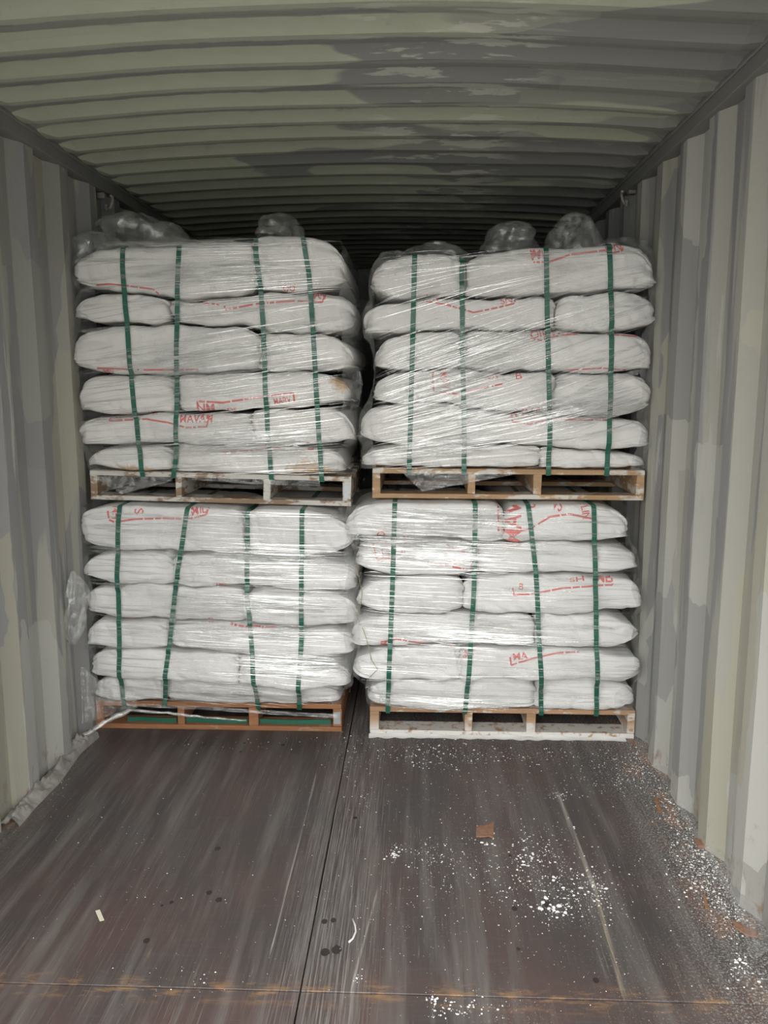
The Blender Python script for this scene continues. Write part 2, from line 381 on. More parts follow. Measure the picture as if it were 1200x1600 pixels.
# top and bottom rails
for sgn, nm in ((-1, 'left'), (1, 'right')):
    b = MB(); n = 40
    for i in range(n):
        ya, yb = Y0+(Y1-Y0)*i/n, Y0+(Y1-Y0)*(i+1)/n
    xa, xb = sorted((sgn*1.158, sgn*1.26)); b.box(xa, xb, Y0, Y1, 2.352, 2.42)
    xa, xb = sorted((sgn*1.150, sgn*1.158)); b.box(xa, xb, Y0, Y1, 2.398, 2.415)
    o = b.build('trim_1' if sgn < 0 else 'trim_2', M['rail']); bevel(o, 0.006); tag(o, kind='structure')
    b = MB(); xa, xb = sorted((sgn*1.215, sgn*1.30)); b.box(xa, xb, Y0, Y1, -0.16, 0.03)
    tag(b.build('trim_3' if sgn < 0 else 'trim_4', M['rail']), kind='structure')
# door posts and header of the open end
b = MB(); b.box(-1.30, -1.17, Y0-0.12, Y0, -0.16, 2.55); tag(b.build('trim_5', M['rail']), kind='structure')
b = MB(); b.box(1.17, 1.30, Y0-0.12, Y0, -0.16, 2.55); tag(b.build('trim_6', M['rail']), kind='structure')
b = MB(); b.box(-1.17, 1.17, Y0-0.12, Y0, 2.40, 2.55); tag(b.build('trim_7', M['rail']), kind='structure')
# plywood floor, three visible boards with open joints
b = MB()
b.box(-1.212, -0.0575, 1.7925, Y1, -0.028, 0.0); b.box(-0.0535, 1.213, 1.7925, Y1, -0.028, 0.0)
b.box(-1.212, -0.0575, Y0, 1.7885, -0.028, 0.0); b.box(-0.0535, 1.213, Y0, 1.7885, -0.028, 0.0)
fl = bevel(b.build('floor', M['floor']), 0.0012, 1); tag(fl, kind='structure')
b = MB(); b.box(-1.215, 1.215, Y0-0.1, Y1, -0.14, -0.0285); tag(b.build('trim_8', M['gap']), kind='structure')
b = MB(); b.box(-14, 14, -16, 12, -0.5, -0.17); tag(b.build('ground', M['ground']), kind='structure')
# dark oil spots soaked into the boards
for (u, v, r) in ((507, 1440, .014), (521, 1438, .013), (508, 1488, .020), (526, 1484, .022), (229, 1470, .014), (340, 1326, .016), (268, 1410, .010),
                  (327, 1395, .014), (342, 1406, .016), (442, 1164, .013), (376, 1175, .009), (382, 1161, .008), (855, 1413, .017), (804, 1420, .014),
                  (810, 1483, .009), (931, 1532, .013), (797, 1337, .010), (253, 1415, .007), (555, 1278, .012)):
    c = at_z(u, v); r *= 0.62; b = MB(); n = 18
    top = [(c.x+r*(1+.3*noise.noise(Vector((u, i*.9, 0))))*math.cos(i/n*6.283), c.y+r*1.25*(1+.3*noise.noise(Vector((u, i*.9, 4))))*math.sin(i/n*6.283), 0.0006) for i in range(n)]
    b.v = top; b.f = [tuple(range(n))]
    b.build('oil_stain', M['dark'], fl)

# ------------------------------------------------------------------ pallets
PYF = dict(UL=3.315, UR=3.29, LL=3.315, LR=3.295)
def pallet(key, ups, vmid, z0, zr, mat, label, tilt=0.0):
    """four stringers seen end-on between deck boards; ups = their pixel spans"""
    y0 = PYF[key]; xs = [(at_y(a, vmid, y0).x, at_y(c, vmid, y0).x) for a, c in ups]
    xl, xr = xs[0][0], xs[-1][1]
    H, T = 0.125, 0.021; depth = 1.02
    root = empty('wooden_pallet', ((xl+xr)/2, y0+depth/2, z0)); tag(root, label, 'pallet', 'wooden pallets under the loads')
    c = Vector(((xl+xr)/2, y0, z0)); rot = Matrix.Rotation(tilt, 3, 'Y')
    def one(nm, x0, x1, ya, yb, za, zb, jit=0.0015):
        b = MB(); b.box(x0, x1, ya, yb, z0+za, z0+zb, jit, rot, c); return bevel(b.build(nm, mat, root), 0.0025)
    for i in range(7):
        w = 0.105; ya = y0+i*(depth-w)/6; one('deck_board', xl, xr, ya, ya+w, H-T, H)
    for ya in (y0, y0+depth/2-0.05, y0+depth-0.1): one('bottom_board', xl, xr, ya, ya+0.1, 0, T)
    for (a, cc) in xs: one('stringer', a, cc, y0+0.001, y0+depth-0.001, T, H-T)
    if key in ('LL', 'UL'):
        x0 = xs[-1][0]; b = MB()
        b.box(x0+0.004, xs[-1][1]-0.006, y0-0.0012, y0+0.0008, z0+0.035, z0+0.09, 0, rot, c); o = b.build('nail_plate', M['plate'], root); o['label'] = 'grey metal nail plate'
    return root, xl, xr
pallet('UL', ((141, 152), (274, 284), (411, 422), (535, 548)), 770, 1.010, 0, M['wood_ul'], 'wooden pallet with flaking whitewash carrying the upper left load of sacks', 0.022)
pallet('UR', ((582, 594), (731, 743), (833, 846), (994, 1007)), 762, 1.034, 0, M['wood_ur'], 'tan wooden pallet with clean edges carrying the upper right load of sacks', 0.004)
pallet('LL', ((150, 163), (278, 289), (389, 404), (520, 534)), 1130, 0.001, 0, M['wood_ll'], 'orange brown wooden pallet on the floor beside the left wall')
pallet('LR', ((578, 592), (726, 738), (823, 837), (980, 992)), 1130, 0.001, 0, M['wood_lr'], 'wooden pallet dusted with white powder on the floor beside the right wall')
PTOP = dict(UL=lambda x: 1.1355-0.022*(x+0.585), UR=lambda x: 1.1595-0.004*(x-0.6), LL=lambda x: 0.1265, LR=lambda x: 0.1265)
PBOT = dict(LL=lambda x: 1.0085-0.022*(x+0.585), LR=lambda x: 1.032-0.004*(x-0.6))

# ------------------------------------------------------------------ sacks
# per layer, from the top: pixel extents of the left and right sack: (x0, x1, top-left, top-right, bottom-left, bottom-right)
LAY = dict(
 UL=[((104, 402, 392, 372, 450, 470), (396, 541, 366, 372, 452, 452)),
     ((104, 270, 455, 462, 508, 508), (266, 553, 472, 452, 510, 526)),
     ((106, 410, 508, 500, 583, 578), (406, 551, 520, 524, 580, 578)),
     ((109, 280, 585, 590, 652, 640), (276, 549, 590, 580, 645, 632)),
     ((125, 398, 654, 645, 702, 694), (394, 555, 640, 634, 694, 696)),
     ((133, 273, 698, 690, 746, 748), (271, 541, 692, 698, 748, 750))],
 UR=[((581, 727, 398, 392, 470, 462), (724, 1021, 396, 374, 466, 452)),
     ((572, 866, 470, 462, 526, 512), (862, 1031, 462, 458, 514, 520)),
     ((585, 724, 524, 512, 580, 578), (720, 1036, 514, 520, 580, 582)),
     ((584, 864, 582, 578, 630, 640), (860, 1039, 582, 584, 648, 652)),
     ((560, 727, 632, 626, 696, 692), (724, 1029, 646, 652, 694, 704)),
     ((566, 846, 700, 694, 738, 738), (842, 1029, 702, 706, 738, 739))],
 LL=[((131, 388, 792, 790, 858, 862), (384, 554, 792, 798, 872, 876)),
     ((131, 277, 860, 864, 912, 910), (273, 557, 868, 876, 918, 926)),
     ((126, 390, 914, 914, 966, 970), (386, 558, 918, 924, 976, 984)),
     ((117, 270, 968, 972, 1014, 1014), (266, 553, 972, 982, 1022, 1034)),
     ((113, 374, 1014, 1016, 1064, 1068), (370, 546, 1024, 1030, 1070, 1086)),
     ((125, 258, 1064, 1064, 1122, 1112), (254, 530, 1068, 1078, 1112, 1120))],
 LR=[((543, 788, 786, 784, 842, 846), (784, 984, 784, 786, 846, 850)),
     ((557, 742, 842, 846, 902, 898), (738, 995, 848, 850, 898, 898)),
     ((556, 724, 900, 902, 962, 960), (720, 1008, 898, 900, 958, 962)),
     ((549, 836, 960, 958, 1014, 1012), (832, 994, 958, 960, 1014, 1022)),
     ((553, 722, 1014, 1014, 1068, 1064), (718, 1012, 1014, 1016, 1062, 1068)),
     ((571, 840, 1066, 1064, 1106, 1106), (836, 1002, 1064, 1068, 1106, 1110))])
SIDE = dict(UL='upper left', UR='upper right', LL='lower left', LR='lower right')
ORD = ['top', 'second', 'third', 'fourth', 'fifth', 'bottom']
OVER = dict(UL=0.050, UR=0.045, LL=0.095, LR=0.090)      # how far the sacks bulge past the pallet front
YFR = {k: PYF[k]-OVER[k] for k in PYF}
LOOK = {('UL', 0, 0): 'broad sack under loose clear film', ('UL', 0, 1): 'plump sack under a film peak', ('UL', 1, 0): 'small flat sack',
        ('UL', 3, 1): 'sack with a rust stained right end', ('UL', 5, 0): 'sack with an ochre stain below', ('UL', 5, 1): 'sack with an ochre stained right end',
        ('UR', 0, 1): 'long sack with red frame print', ('UR', 1, 1): 'bulging sack', ('LL', 0, 0): 'sack with red frame along its top',
        ('LR', 0, 1): 'sack with large red lettering', ('LR', 1, 0): 'sack with slanting red lettering',
        ('LR', 4, 0): 'sack behind the ochre thread', ('LR', 2, 1): 'long sack with a red underline'}
def smooth(a, n=3):
    k = np.ones(2*n+1)/(2*n+1); p = np.pad(a, n, mode='edge'); return np.convolve(p, k, 'valid')
NX = 100
def boundaries(key):
    lay = LAY[key]; W_ = []
    for L in lay:
        row = []
        for (u0, u1, tl, tr, bl, br) in L:
            row.append((at_y(u0, (tl+bl)/2, YFR[key]+0.065).x, at_y(u1, (tr+br)/2, YFR[key]+0.065).x, at_y(u0, tl, YFR[key]+0.015).z, at_y(u1, tr, YFR[key]+0.015).z, at_y(u0, bl, YFR[key]+0.015).z, at_y(u1, br, YFR[key]+0.015).z))
        W_.append(row)
    gx = np.linspace(-1.25 if key[1] == 'L' else -0.15, 0.05 if key[1] == 'L' else 1.25, NX)
    def curve(row, i, j):
        out = np.zeros(NX)
        for q, x in enumerate(gx):
            bag = row[0] if x < (row[0][1]+row[1][0])/2 else row[1]
            t = min(1, max(0, (x-bag[0])/(bag[1]-bag[0]))); out[q] = bag[i]*(1-t)+bag[j]*t
        return out
    bs = [smooth(curve(W_[0], 2, 3), 3)]
    for k in range(len(W_)-1):
        bs.append(smooth((curve(W_[k], 4, 5)+curve(W_[k+1], 2, 3))/2, 5))
    for k in range(1, len(bs)): bs[k] = bs[k]+np.array([0.012*noise.noise(Vector((x*6.5, k*3.1, ord(key[0])+ord(key[1])*.37)))+0.006*noise.noise(Vector((x*15, k*5.1, 2))) for x in gx])
    bs.append(np.array([PTOP[key](x)+0.001 for x in gx]))
    if key in PBOT:
        bs[0] = np.array([PBOT[key](x)-0.004 for x in gx])
    for k in range(len(bs)-2, -1, -1): bs[k] = np.maximum(bs[k], bs[k+1]+0.07)
    if key in PBOT: bs[0] = np.array([PBOT[key](x)-0.004 for x in gx])
    return W_, gx, bs

def sack_mesh(x0, x1, y0, y1, zt, zb, seed, nz=2.6, tipL=0.0, tipR=0.0, m=3.0, NU=84, NV=60, endw=0.45, wr=1.0, crown=0.0, inner=(0, 0)):
    """one filled sack lying along x between the surfaces zb(x) and zt(x)"""
    rng = random.Random(seed); xc, hx = (x0+x1)/2, (x1-x0)/2; yc, hy = (y0+y1)/2, (y1-y0)/2
    rows = []; sd = seed*3.17
    nb = 2.5+1.9*min(1, max(0, (hx-0.2)/0.22)); nL, nR = nb+rng.uniform(-.9, .2)+inner[0], nb+rng.uniform(-.9, .2)+inner[1]
    rec = rng.uniform(0.009, 0.017); my = math.log(0.24)/math.log(1-rec/hy); mz = rng.uniform(3.3, 4.3)
    for i in range(NU+1):
        s = -1+2*i/NU; t = math.sin(s*math.pi/2)
        n_ = nL if t < 0 else nR
        hz = max(0.05, (1-abs(t)**n_)**(1/n_)) if abs(t) < 1 else 0.05
        dy = 1-(0.10/hy)*(1-(max(0, 1-abs(t)**(nb+2)))**(1/(nb+2)))
        # ears: the sewn end reaches out at its corners
        row = []
        x = xc+hx*t; top, bot = zt(x), zb(x); mid, half = (top+bot)/2, (top-bot)/2-0.001
        tip = (tipL if t < 0 else tipR)*abs(t)**5
        for j in range(NV):
            th = 2*math.pi*j/NV; c, q = math.cos(th), math.sin(th)
            yy = math.copysign(abs(c)**(2/my), c)*dy; zz = math.copysign(abs(q)**(2/mz), q)*hz
            zz = zz+tip*(1-abs(zz))
            we = max(0, (abs(t)-0.62)/0.38)
            fold = 0.016*wr*we*noise.noise(Vector((th*2.6+sd, t*1.2, sd)))+0.008*wr*we*noise.noise(Vector((th*6+sd, t*2, sd)))
            P = Vector((x, yc+hy*yy, mid+half*zz))
            if crown and q > 0: P.z += crown*q*hz*(1-t*t)
            n1 = noise.noise(Vector((P.x*5+sd, P.y*6, P.z*6)))*0.021*wr
            rg = 1-abs(noise.noise(Vector((P.x*9+sd, P.y*10, P.z*12+P.x*4))))*2
            n2 = -0.006*wr*max(0, rg-0.55)/0.45
            n3 = noise.noise(Vector((P.x*34+sd, P.y*30, P.z*40)))*0.0022*wr
            d = n1+n2+n3+fold
            dirv = Vector((0.9*t*abs(t)**3, yy*0.8, zz*0.35))
            if dirv.length > 1e-5: P += dirv.normalized()*(d-0.004)*(1 if abs(yy) > 0.5 else 0.5)
            P.z = min(max(P.z, bot+0.0008), top-0.0008+crown)
            row.append(P)
        rows.append(row)
    b = MB(); b.grid(rows, True)
    n = len(b.v); b.f.append(tuple(range(NV))[::-1]); b.f.append(tuple(n-NV+j for j in range(NV)))
    return b
class Stack: pass
ST = {}
sack_id = 0
for key in ('UL', 'UR', 'LL', 'LR'):
    W_, gx, bs = boundaries(key); S = Stack(); ST[key] = S; S.bags = []; S.gx = gx; S.bs = bs
    for k, row in enumerate(W_):
        fz = [lambda x, a=bs[k]: float(np.interp(x, gx, a)), lambda x, a=bs[k+1]: float(np.interp(x, gx, a))]
        longside = 0 if (row[0][1]-row[0][0]) > (row[1][1]-row[1][0]) else 1
        for side in (0, 1):
            sack_id += 1; rng = random.Random(sack_id*11+3)
            x0, x1 = max(row[side][0], -1.172), min(row[side][1], 1.168)
            if side == 0: x1 += 0.000
            else: x0 += 0.003
            y0 = YFR[key]*(1 if k < 5 else 0)+(PYF[key]-0.028 if k == 5 else 0)+rng.uniform(-0.006, 0.014); y1 = PYF[key]+(0.455 if side == longside else 0.92)
            stains = []
            if key == 'UL' and k == 3 and side == 1: p = at_y(534, 596, 3.29); stains = [(p.x, p.y, p.z, .05, .05)]
            if key == 'UL' and k == 5 and side == 0: p = at_y(205, 738, 3.29); stains = [(p.x-.03, p.y, p.z, .11, .035), (p.x+.07, p.y, p.z-.005, .06, .03)]
            if key == 'UL' and k == 5 and side == 1: p = at_y(478, 735, 3.29); stains = [(p.x, p.y, p.z, .09, .045), (p.x+.06, p.y, p.z-.01, .07, .035)]
            mat = M['bag'] if not stains else bag_mat('stained_sack', stains)
            if not stains and key[0] == 'L': mat = M['bag2']
            root = empty('woven_sack', ((x0+x1)/2, (y0+y1)/2, (fz[0]((x0+x1)/2)+fz[1]((x0+x1)/2))/2))
            what = LOOK.get((key, k, side), ('long' if side == longside else 'short')+' woven sack')
            tag(root, 'white %s, %s front of %s layer, %s load' % (what, 'left' if side == 0 else 'right', ORD[k], SIDE[key]), 'sack', 'white woven sacks stacked on the pallets')
            nz = rng.uniform(2.2, 3.0); tl, tr = rng.uniform(-.75, -.1), rng.uniform(-.75, -.1)
            crown = 0.0
            wr = 1.0 if key != 'LL' else 0.9
            sm = sack_mesh(x0, x1, y0, y1, fz[0], fz[1], sack_id, nz, tl, tr, wr=wr, inner=(0, 4) if side == 0 else (4, 0))
            body = sm.build('sack_body', mat, root, True)
            S.bags.append((root, sm, k, side))
            # folded and sewn mouth on the outer end
            xo = x0 if side == 0 else x1; sg = -1 if side == 0 else 1
            zc = (fz[0](xo)+fz[1](xo))/2+(tl if side == 0 else tr)*(fz[0](xo)-fz[1](xo))*0.5*0.95
            yc, hy = (y0+y1)/2, (y1-y0)/2*0.42; b = MB(); rows = []
            for q in range(4):
                rr = []
                for j in range(25):
                    yy = yc+hy*(-1+j/12); w = 0.004*noise.noise(Vector((yy*40, sack_id, q)))
                    rr.append((xo+sg*(-0.012+0.007*q), yy, zc+w-(0.003*q if q else 0)))
                rows.append(rr)
            b.grid(rows); o = b.build('sewn_end', M['seam'], root, True); sd_ = o.modifiers.new('t', 'SOLIDIFY'); sd_.thickness = 0.003; sd_.offset = 0
        # the third sack of the layer, behind the long one: built where its end or top can show
        if key[1] == 'L' and longside == 1 or k == 0 and key[0] == 'U':
            sack_id += 1
            x0, x1 = row[longside][0]+0.01, row[longside][1]-0.012; y0 = PYF[key]+0.485; y1 = y0+0.45
            root = empty('woven_sack', ((x0+x1)/2, (y0+y1)/2, fz[1]((x0+x1)/2)))
            tag(root, 'white sack behind the front pair of the %s layer, %s load' % (ORD[k], SIDE[key]), 'sack', 'white woven sacks stacked on the pallets')
            f0 = fz[0] if k else (lambda x, a=bs[0]: float(np.interp(x, gx, a))-0.012)
            sm = sack_mesh(x0, x1, y0, y1, f0, fz[1], sack_id, 2.6, -.2, -.2, NU=48, NV=36)
            sm.build('sack_body', M['bag'], root, True); S.bags.append((root, sm, k, 2))
    V = []; Fc = []; own = []
    for i, (root, sm, k, side) in enumerate(S.bags):
        n = len(V); V += sm.v; Fc += [tuple(n+a for a in f) for f in sm.f]; own += [i]*len(sm.f)
    S.bvh = BVHTree.FromPolygons([Vector(v) for v in V], Fc); S.own = own; S.V = np.array([tuple(v) for v in V])
    S.x0, S.x1 = S.V[:, 0].min(), S.V[:, 0].max(); S.z0, S.z1 = S.V[:, 2].min(), S.V[:, 2].max()

# ------------------------------------------------------------------ red print on the sacks
PR = {}
def hit(S, x, z):
    h = S.bvh.ray_cast(Vector((x, 2.6, z)), Vector((0, 1, 0)), 2.5)
    return (None, None, None) if h[0] is None or h[1].y > -0.03 else (h[0], h[1], S.own[h[2]])
def put_quad(key, quad):
    S = ST[key]; P = []; ow = None
    for (x, z) in quad:
        p, n, o = hit(S, x, z)
        if p is None or (ow is not None and o != ow): return
        ow = o; P.append(p+n*0.0012)
    if max(p.y for p in P)-min(p.y for p in P) > 0.05: return
    PR.setdefault((key, ow), MB()); b = PR[(key, ow)]; n = len(b.v); b.v += [tuple(p) for p in P]; b.f.append((n, n+1, n+2, n+3))
WY = [3.25]
def wpt(u, v): p = at_y(u, v, WY[0]); return (p.x, p.z)
def line(key, pts, w=1.9, skip=0.12):
    WY[0] = YFR[key]+0.012
    for (a, c) in zip(pts[:-1], pts[1:]):
        A = Vector(wpt(*a)).to_3d(); B = Vector(wpt(*c)).to_3d(); L = (B-A).length; n = max(1, int(L/0.006)); d = (B-A)/L; nn = Vector((-d.y, d.x, 0))*w*1.35*0.00265/2
        for i in range(n):
            if noise.noise(Vector((A.x*20+i*.35, A.y*20, 3))) > 0.42 or random.random() < skip*0.5: continue
            p, q = A+(B-A)*(i/n), A+(B-A)*((i+1)/n)
            put_quad(key, [(p.x-nn.x, p.y-nn.y), (q.x-nn.x, q.y-nn.y), (q.x+nn.x, q.y+nn.y), (p.x+nn.x, p.y+nn.y)])
def text(key, s, u, v, h, rot=0, squeeze=1.0, wear=0.25):
    """letters of height h (pixels) centred at (u, v), turned by rot degrees, stamped in 2.4 mm dots"""
    WY[0] = YFR[key]+0.012
    cu = bpy.data.curves.new('t', 'FONT'); cu.body = s; cu.align_x = 'CENTER'; cu.align_y = 'CENTER'; cu.offset = 0.012
    ob = bpy.data.objects.new('t', cu); COL.objects.link(ob)
    dg = bpy.context.evaluated_depsgraph_get(); me = bpy.data.meshes.new_from_object(ob.evaluated_get(dg))
    me.calc_loop_triangles(); vs = [v_.co.copy() for v_ in me.vertices]; tr = [[vs[i] for i in t.vertices] for t in me.loop_triangles]
    bpy.data.objects.remove(ob); bpy.data.curves.remove(cu); bpy.data.meshes.remove(me)
    sc = h*0.00265/0.7; cx, cz = wpt(u, v); a = R(rot); ca, sa = math.cos(a), math.sin(a); cell = 0.0024/sc
    done = set()
    for t in tr:
        xs = [p.x*squeeze for p in t]; ys_ = [p.y for p in t]
        for i in range(int(min(xs)/cell)-1, int(max(xs)/cell)+2):
            for j in range(int(min(ys_)/cell)-1, int(max(ys_)/cell)+2):
                if (i, j) in done: continue
                px_, py_ = (i+.5)*cell, (j+.5)*cell; s1 = []
                for q in range(3):
                    x1_, y1_, x2_, y2_ = xs[q], ys_[q], xs[(q+1) % 3], ys_[(q+1) % 3]
                    s1.append((x2_-x1_)*(py_-y1_)-(y2_-y1_)*(px_-x1_))
                if all(q >= 0 for q in s1) or all(q <= 0 for q in s1):
                    done.add((i, j))
    for (i, j) in done:
        if noise.noise(Vector((i*.22+u, j*.22, v))) > 0.75-wear: continue
        qd = []
        for (di, dj) in ((0, 0), (1, 0), (1, 1), (0, 1)):
            x, z = (i+di)*cell*sc, (j+dj)*cell*sc; qd.append((cx+ca*x-sa*z, cz+sa*x+ca*z))
        put_quad(key, qd)
# upper left
line('UL', [(152, 582), (153, 575), (230, 578), (310, 577)]); text('UL', 'MS', 170, 580, 6, 0, 1.6)
line('UL', [(170, 648), (170, 658), (228, 655), (262, 660), (290, 668), (322, 667), (326, 650)], 2.0); text('UL', 'SEP', 184, 651, 7); text('UL', 'MAVAM', 306, 655, 12, 0, .85, .4); text('UL', 'MA', 238, 645, 6)
line('UL', [(310, 646), (309, 627), (350, 629), (395, 622), (460, 614), (461, 628)], 2.2); text('UL', 'NM', 322, 638, 13); text('UL', 'DS', 363, 641, 7, 0, 1.3); text('UL', 'MARV', 442, 626, 9, 8, .8)
line('UL', [(350, 478), (352, 484), (400, 475), (460, 470), (503, 472), (508, 458)], 2.0); text('UL', 'MAN', 495, 461, 12, 0, .7, .35); text('UL', 'OO', 452, 451, 8, 0, 1, .4)
line('UL', [(150, 445), (170, 444), (195, 446), (240, 452), (255, 465), (268, 474)], 1.8); line('UL', [(270, 470), (330, 474), (350, 478)], 1.6, .5)
line('UL', [(345, 709), (400, 704), (440, 700), (488, 703), (494, 696)], 2.2, .3); text('UL', 'SA', 486, 696, 9, 0, 1.2)
# upper right
line('UR', [(828, 392), (832, 411), (858, 410), (890, 398), (945, 392), (950, 398), (972, 392), (974, 378)], 2.0); text('UR', 'MV', 842, 400, 13, -5, .9); text('UR', 'ON', 958, 388, 11, 10, 1); line('UR', [(923, 378), (925, 384), (938, 386)], 2)
line('UR', [(659, 462), (661, 470), (700, 477), (740, 488), (780, 480), (804, 474), (806, 464)], 1.8, .3); text('UR', 'VM', 676, 466, 8, -10, 1.3, .4); text('UR', 'SN', 792, 470, 9, 8, 1.2, .4)
line('UR', [(676, 582), (677, 611), (716, 616), (745, 608), (785, 600)], 2.0); text('UR', 'MAV', 694, 594, 14, -80, .7); text('UR', 'OS', 770, 589, 8, 5, 1, .4); text('UR', 'B', 810, 588, 10, 0, 1.3)
line('UR', [(800, 640), (801, 659), (828, 663), (860, 656), (900, 656), (962, 657)], 1.8); text('UR', 'MVA', 826, 645, 13, 4, 1.1, .35); text('UR', 'ON', 948, 652, 7, 0, 1.2, .4)
line('UR', [(829, 528), (845, 532), (880, 523), (930, 521), (1005, 526)], 1.8); text('UR', 'OI', 838, 523, 11, 8, 1); text('UR', 'MM', 862, 520, 12, 15, 1, .5)
text('UR', 'SI', 873, 588, 6, 0, 1.6); line('UR', [(860, 580), (940, 575), (985, 578)], 1.6, .6)
# lower left
line('LL', [(169, 798), (171, 812), (180, 815), (210, 811), (260, 810), (290, 812), (322, 804), (325, 790)], 2.2); text('LL', 'S', 218, 799, 13, 90, 1.1, .1); text('LL', 'MIL', 310, 798, 13, 12, .9); text('LL', 'MM', 182, 801, 11, 90, .8, .5)
line('LL', [(300, 863), (322, 864)], 2.5, .5); line('LL', [(337, 920), (336, 912), (372, 915), (412, 918)], 2, .3); text('LL', 'MS', 347, 914, 6, 0, 1, .3)
line('LL', [(318, 972), (334, 970), (370, 978), (420, 982), (476, 984), (478, 976)], 1.8, .35); text('LL', 'FI', 328, 971, 9, 0, 1, .3); text('LL', 'MM', 465, 980, 7, 0, 1, .3)
line('LL', [(150, 966), (180, 967), (250, 969)], 1.5, .5); line('LL', [(190, 1015), (250, 1015), (300, 1022), (325, 1023)], 1.8, .35)
# lower right
line('LR', [(779, 778), (779, 833)], 2.2, .5); line('LR', [(793, 833), (826, 828), (860, 808), (890, 803), (928, 811)], 2.2); text('LR', 'MAVA', 803, 808, 26, 90, .85, .22); text('LR', 'S', 833, 789, 12, 20, 1.3, .1); text('LR', 'VS', 872, 790, 17, -20, .6, .3); text('LR', 'MILIN', 914, 794, 12, -82, .8, .3)
line('LR', [(581, 841), (589, 876), (604, 872), (640, 872)], 2.2); text('LR', 'OUTLZI', 599, 853, 12, -76, .78, .05); text('LR', 'AS', 634, 841, 7, -5, 1.2, .3); text('LR', 'II', 630, 861, 9, 10, 1.2, .1)
line('LR', [(692, 847), (706, 858), (732, 866)], 2, .3); line('LR', [(668, 879), (700, 884), (730, 892), (737, 892), (737, 876)], 2, .3); text('LR', 'MV', 712, 879, 8, -8, 1.8, .5)
line('LR', [(801, 919), (803, 930), (825, 928), (880, 918), (958, 915), (957, 896)], 2.0); text('LR', 'B', 814, 917, 10, -5, 1, .2); text('LR', 'SH', 902, 906, 6, 6, 2.4, .1); text('LR', 'ME', 944, 905, 14, 0, 1, .25)
line('LR', [(796, 1024), (798, 1037), (830, 1027), (870, 1018), (920, 1017), (955, 1020)], 1.9); text('LR', 'MA', 812, 1024, 11, 8, 1, .3)
line('LR', [(595, 1004), (620, 1000), (680, 1010), (740, 1022)], 1.7, .3); text('LR', 'MI', 601, 1008, 10, -5, 1, .4); text('LR', 'SI', 728, 1024, 9, 10, 1, .5)
for (key, ow), b in PR.items():
    o = b.build('red_print', M['red'], ST[key].bags[ow][0]); o['label'] = 'red printed frame and letters'

# ------------------------------------------------------------------ green straps
STR = dict(
 UL=[[(193, 400), (194, 450), (203, 560), (212, 660), (223, 748)], [(280, 400), (276, 480), (275, 600), (273, 700), (270, 748)],
     [(399, 395), (408, 460), (413, 560), (418, 660), (424, 755)], [(473, 368), (483, 430), (491, 540), (497, 660), (503, 758)]],
 UR=[[(648, 395), (645, 520), (642, 640), (639, 740)], [(722, 415), (723, 560), (726, 680), (725, 742)],
     [(853, 395), (857, 560), (860, 660), (857, 742)], [(952, 395), (956, 500), (955, 620), (948, 745)]],
 LL=[[(186, 795), (183, 900), (187, 1000), (194, 1108)], [(292, 792), (272, 930), (259, 1040), (255, 1114)],
     [(385, 795), (386, 940), (393, 1000), (404, 1112)], [(472, 800), (471, 1000), (467, 1118)]],
 LR=[[(617, 783), (613, 920), (609, 1020), (606, 1105)], [(743, 783), (741, 920), (735, 1020), (726, 1112)],
     [(826, 785), (838, 900), (843, 1020), (846, 1115)], [(929, 790), (931, 900), (932, 1020), (932, 1118)]])
def hull(pts):
    pts = sorted(set(pts))
    def half(ps):
        h = []
        for p in ps:
            while len(h) >= 2 and (h[-1][0]-h[-2][0])*(p[1]-h[-2][1])-(h[-1][1]-h[-2][1])*(p[0]-h[-2][0]) <= 0: h.pop()
            h.append(p)
        return h
    lo = half(pts); up = half(pts[::-1]); return lo[:-1]+up[:-1]
PW = 0.0098
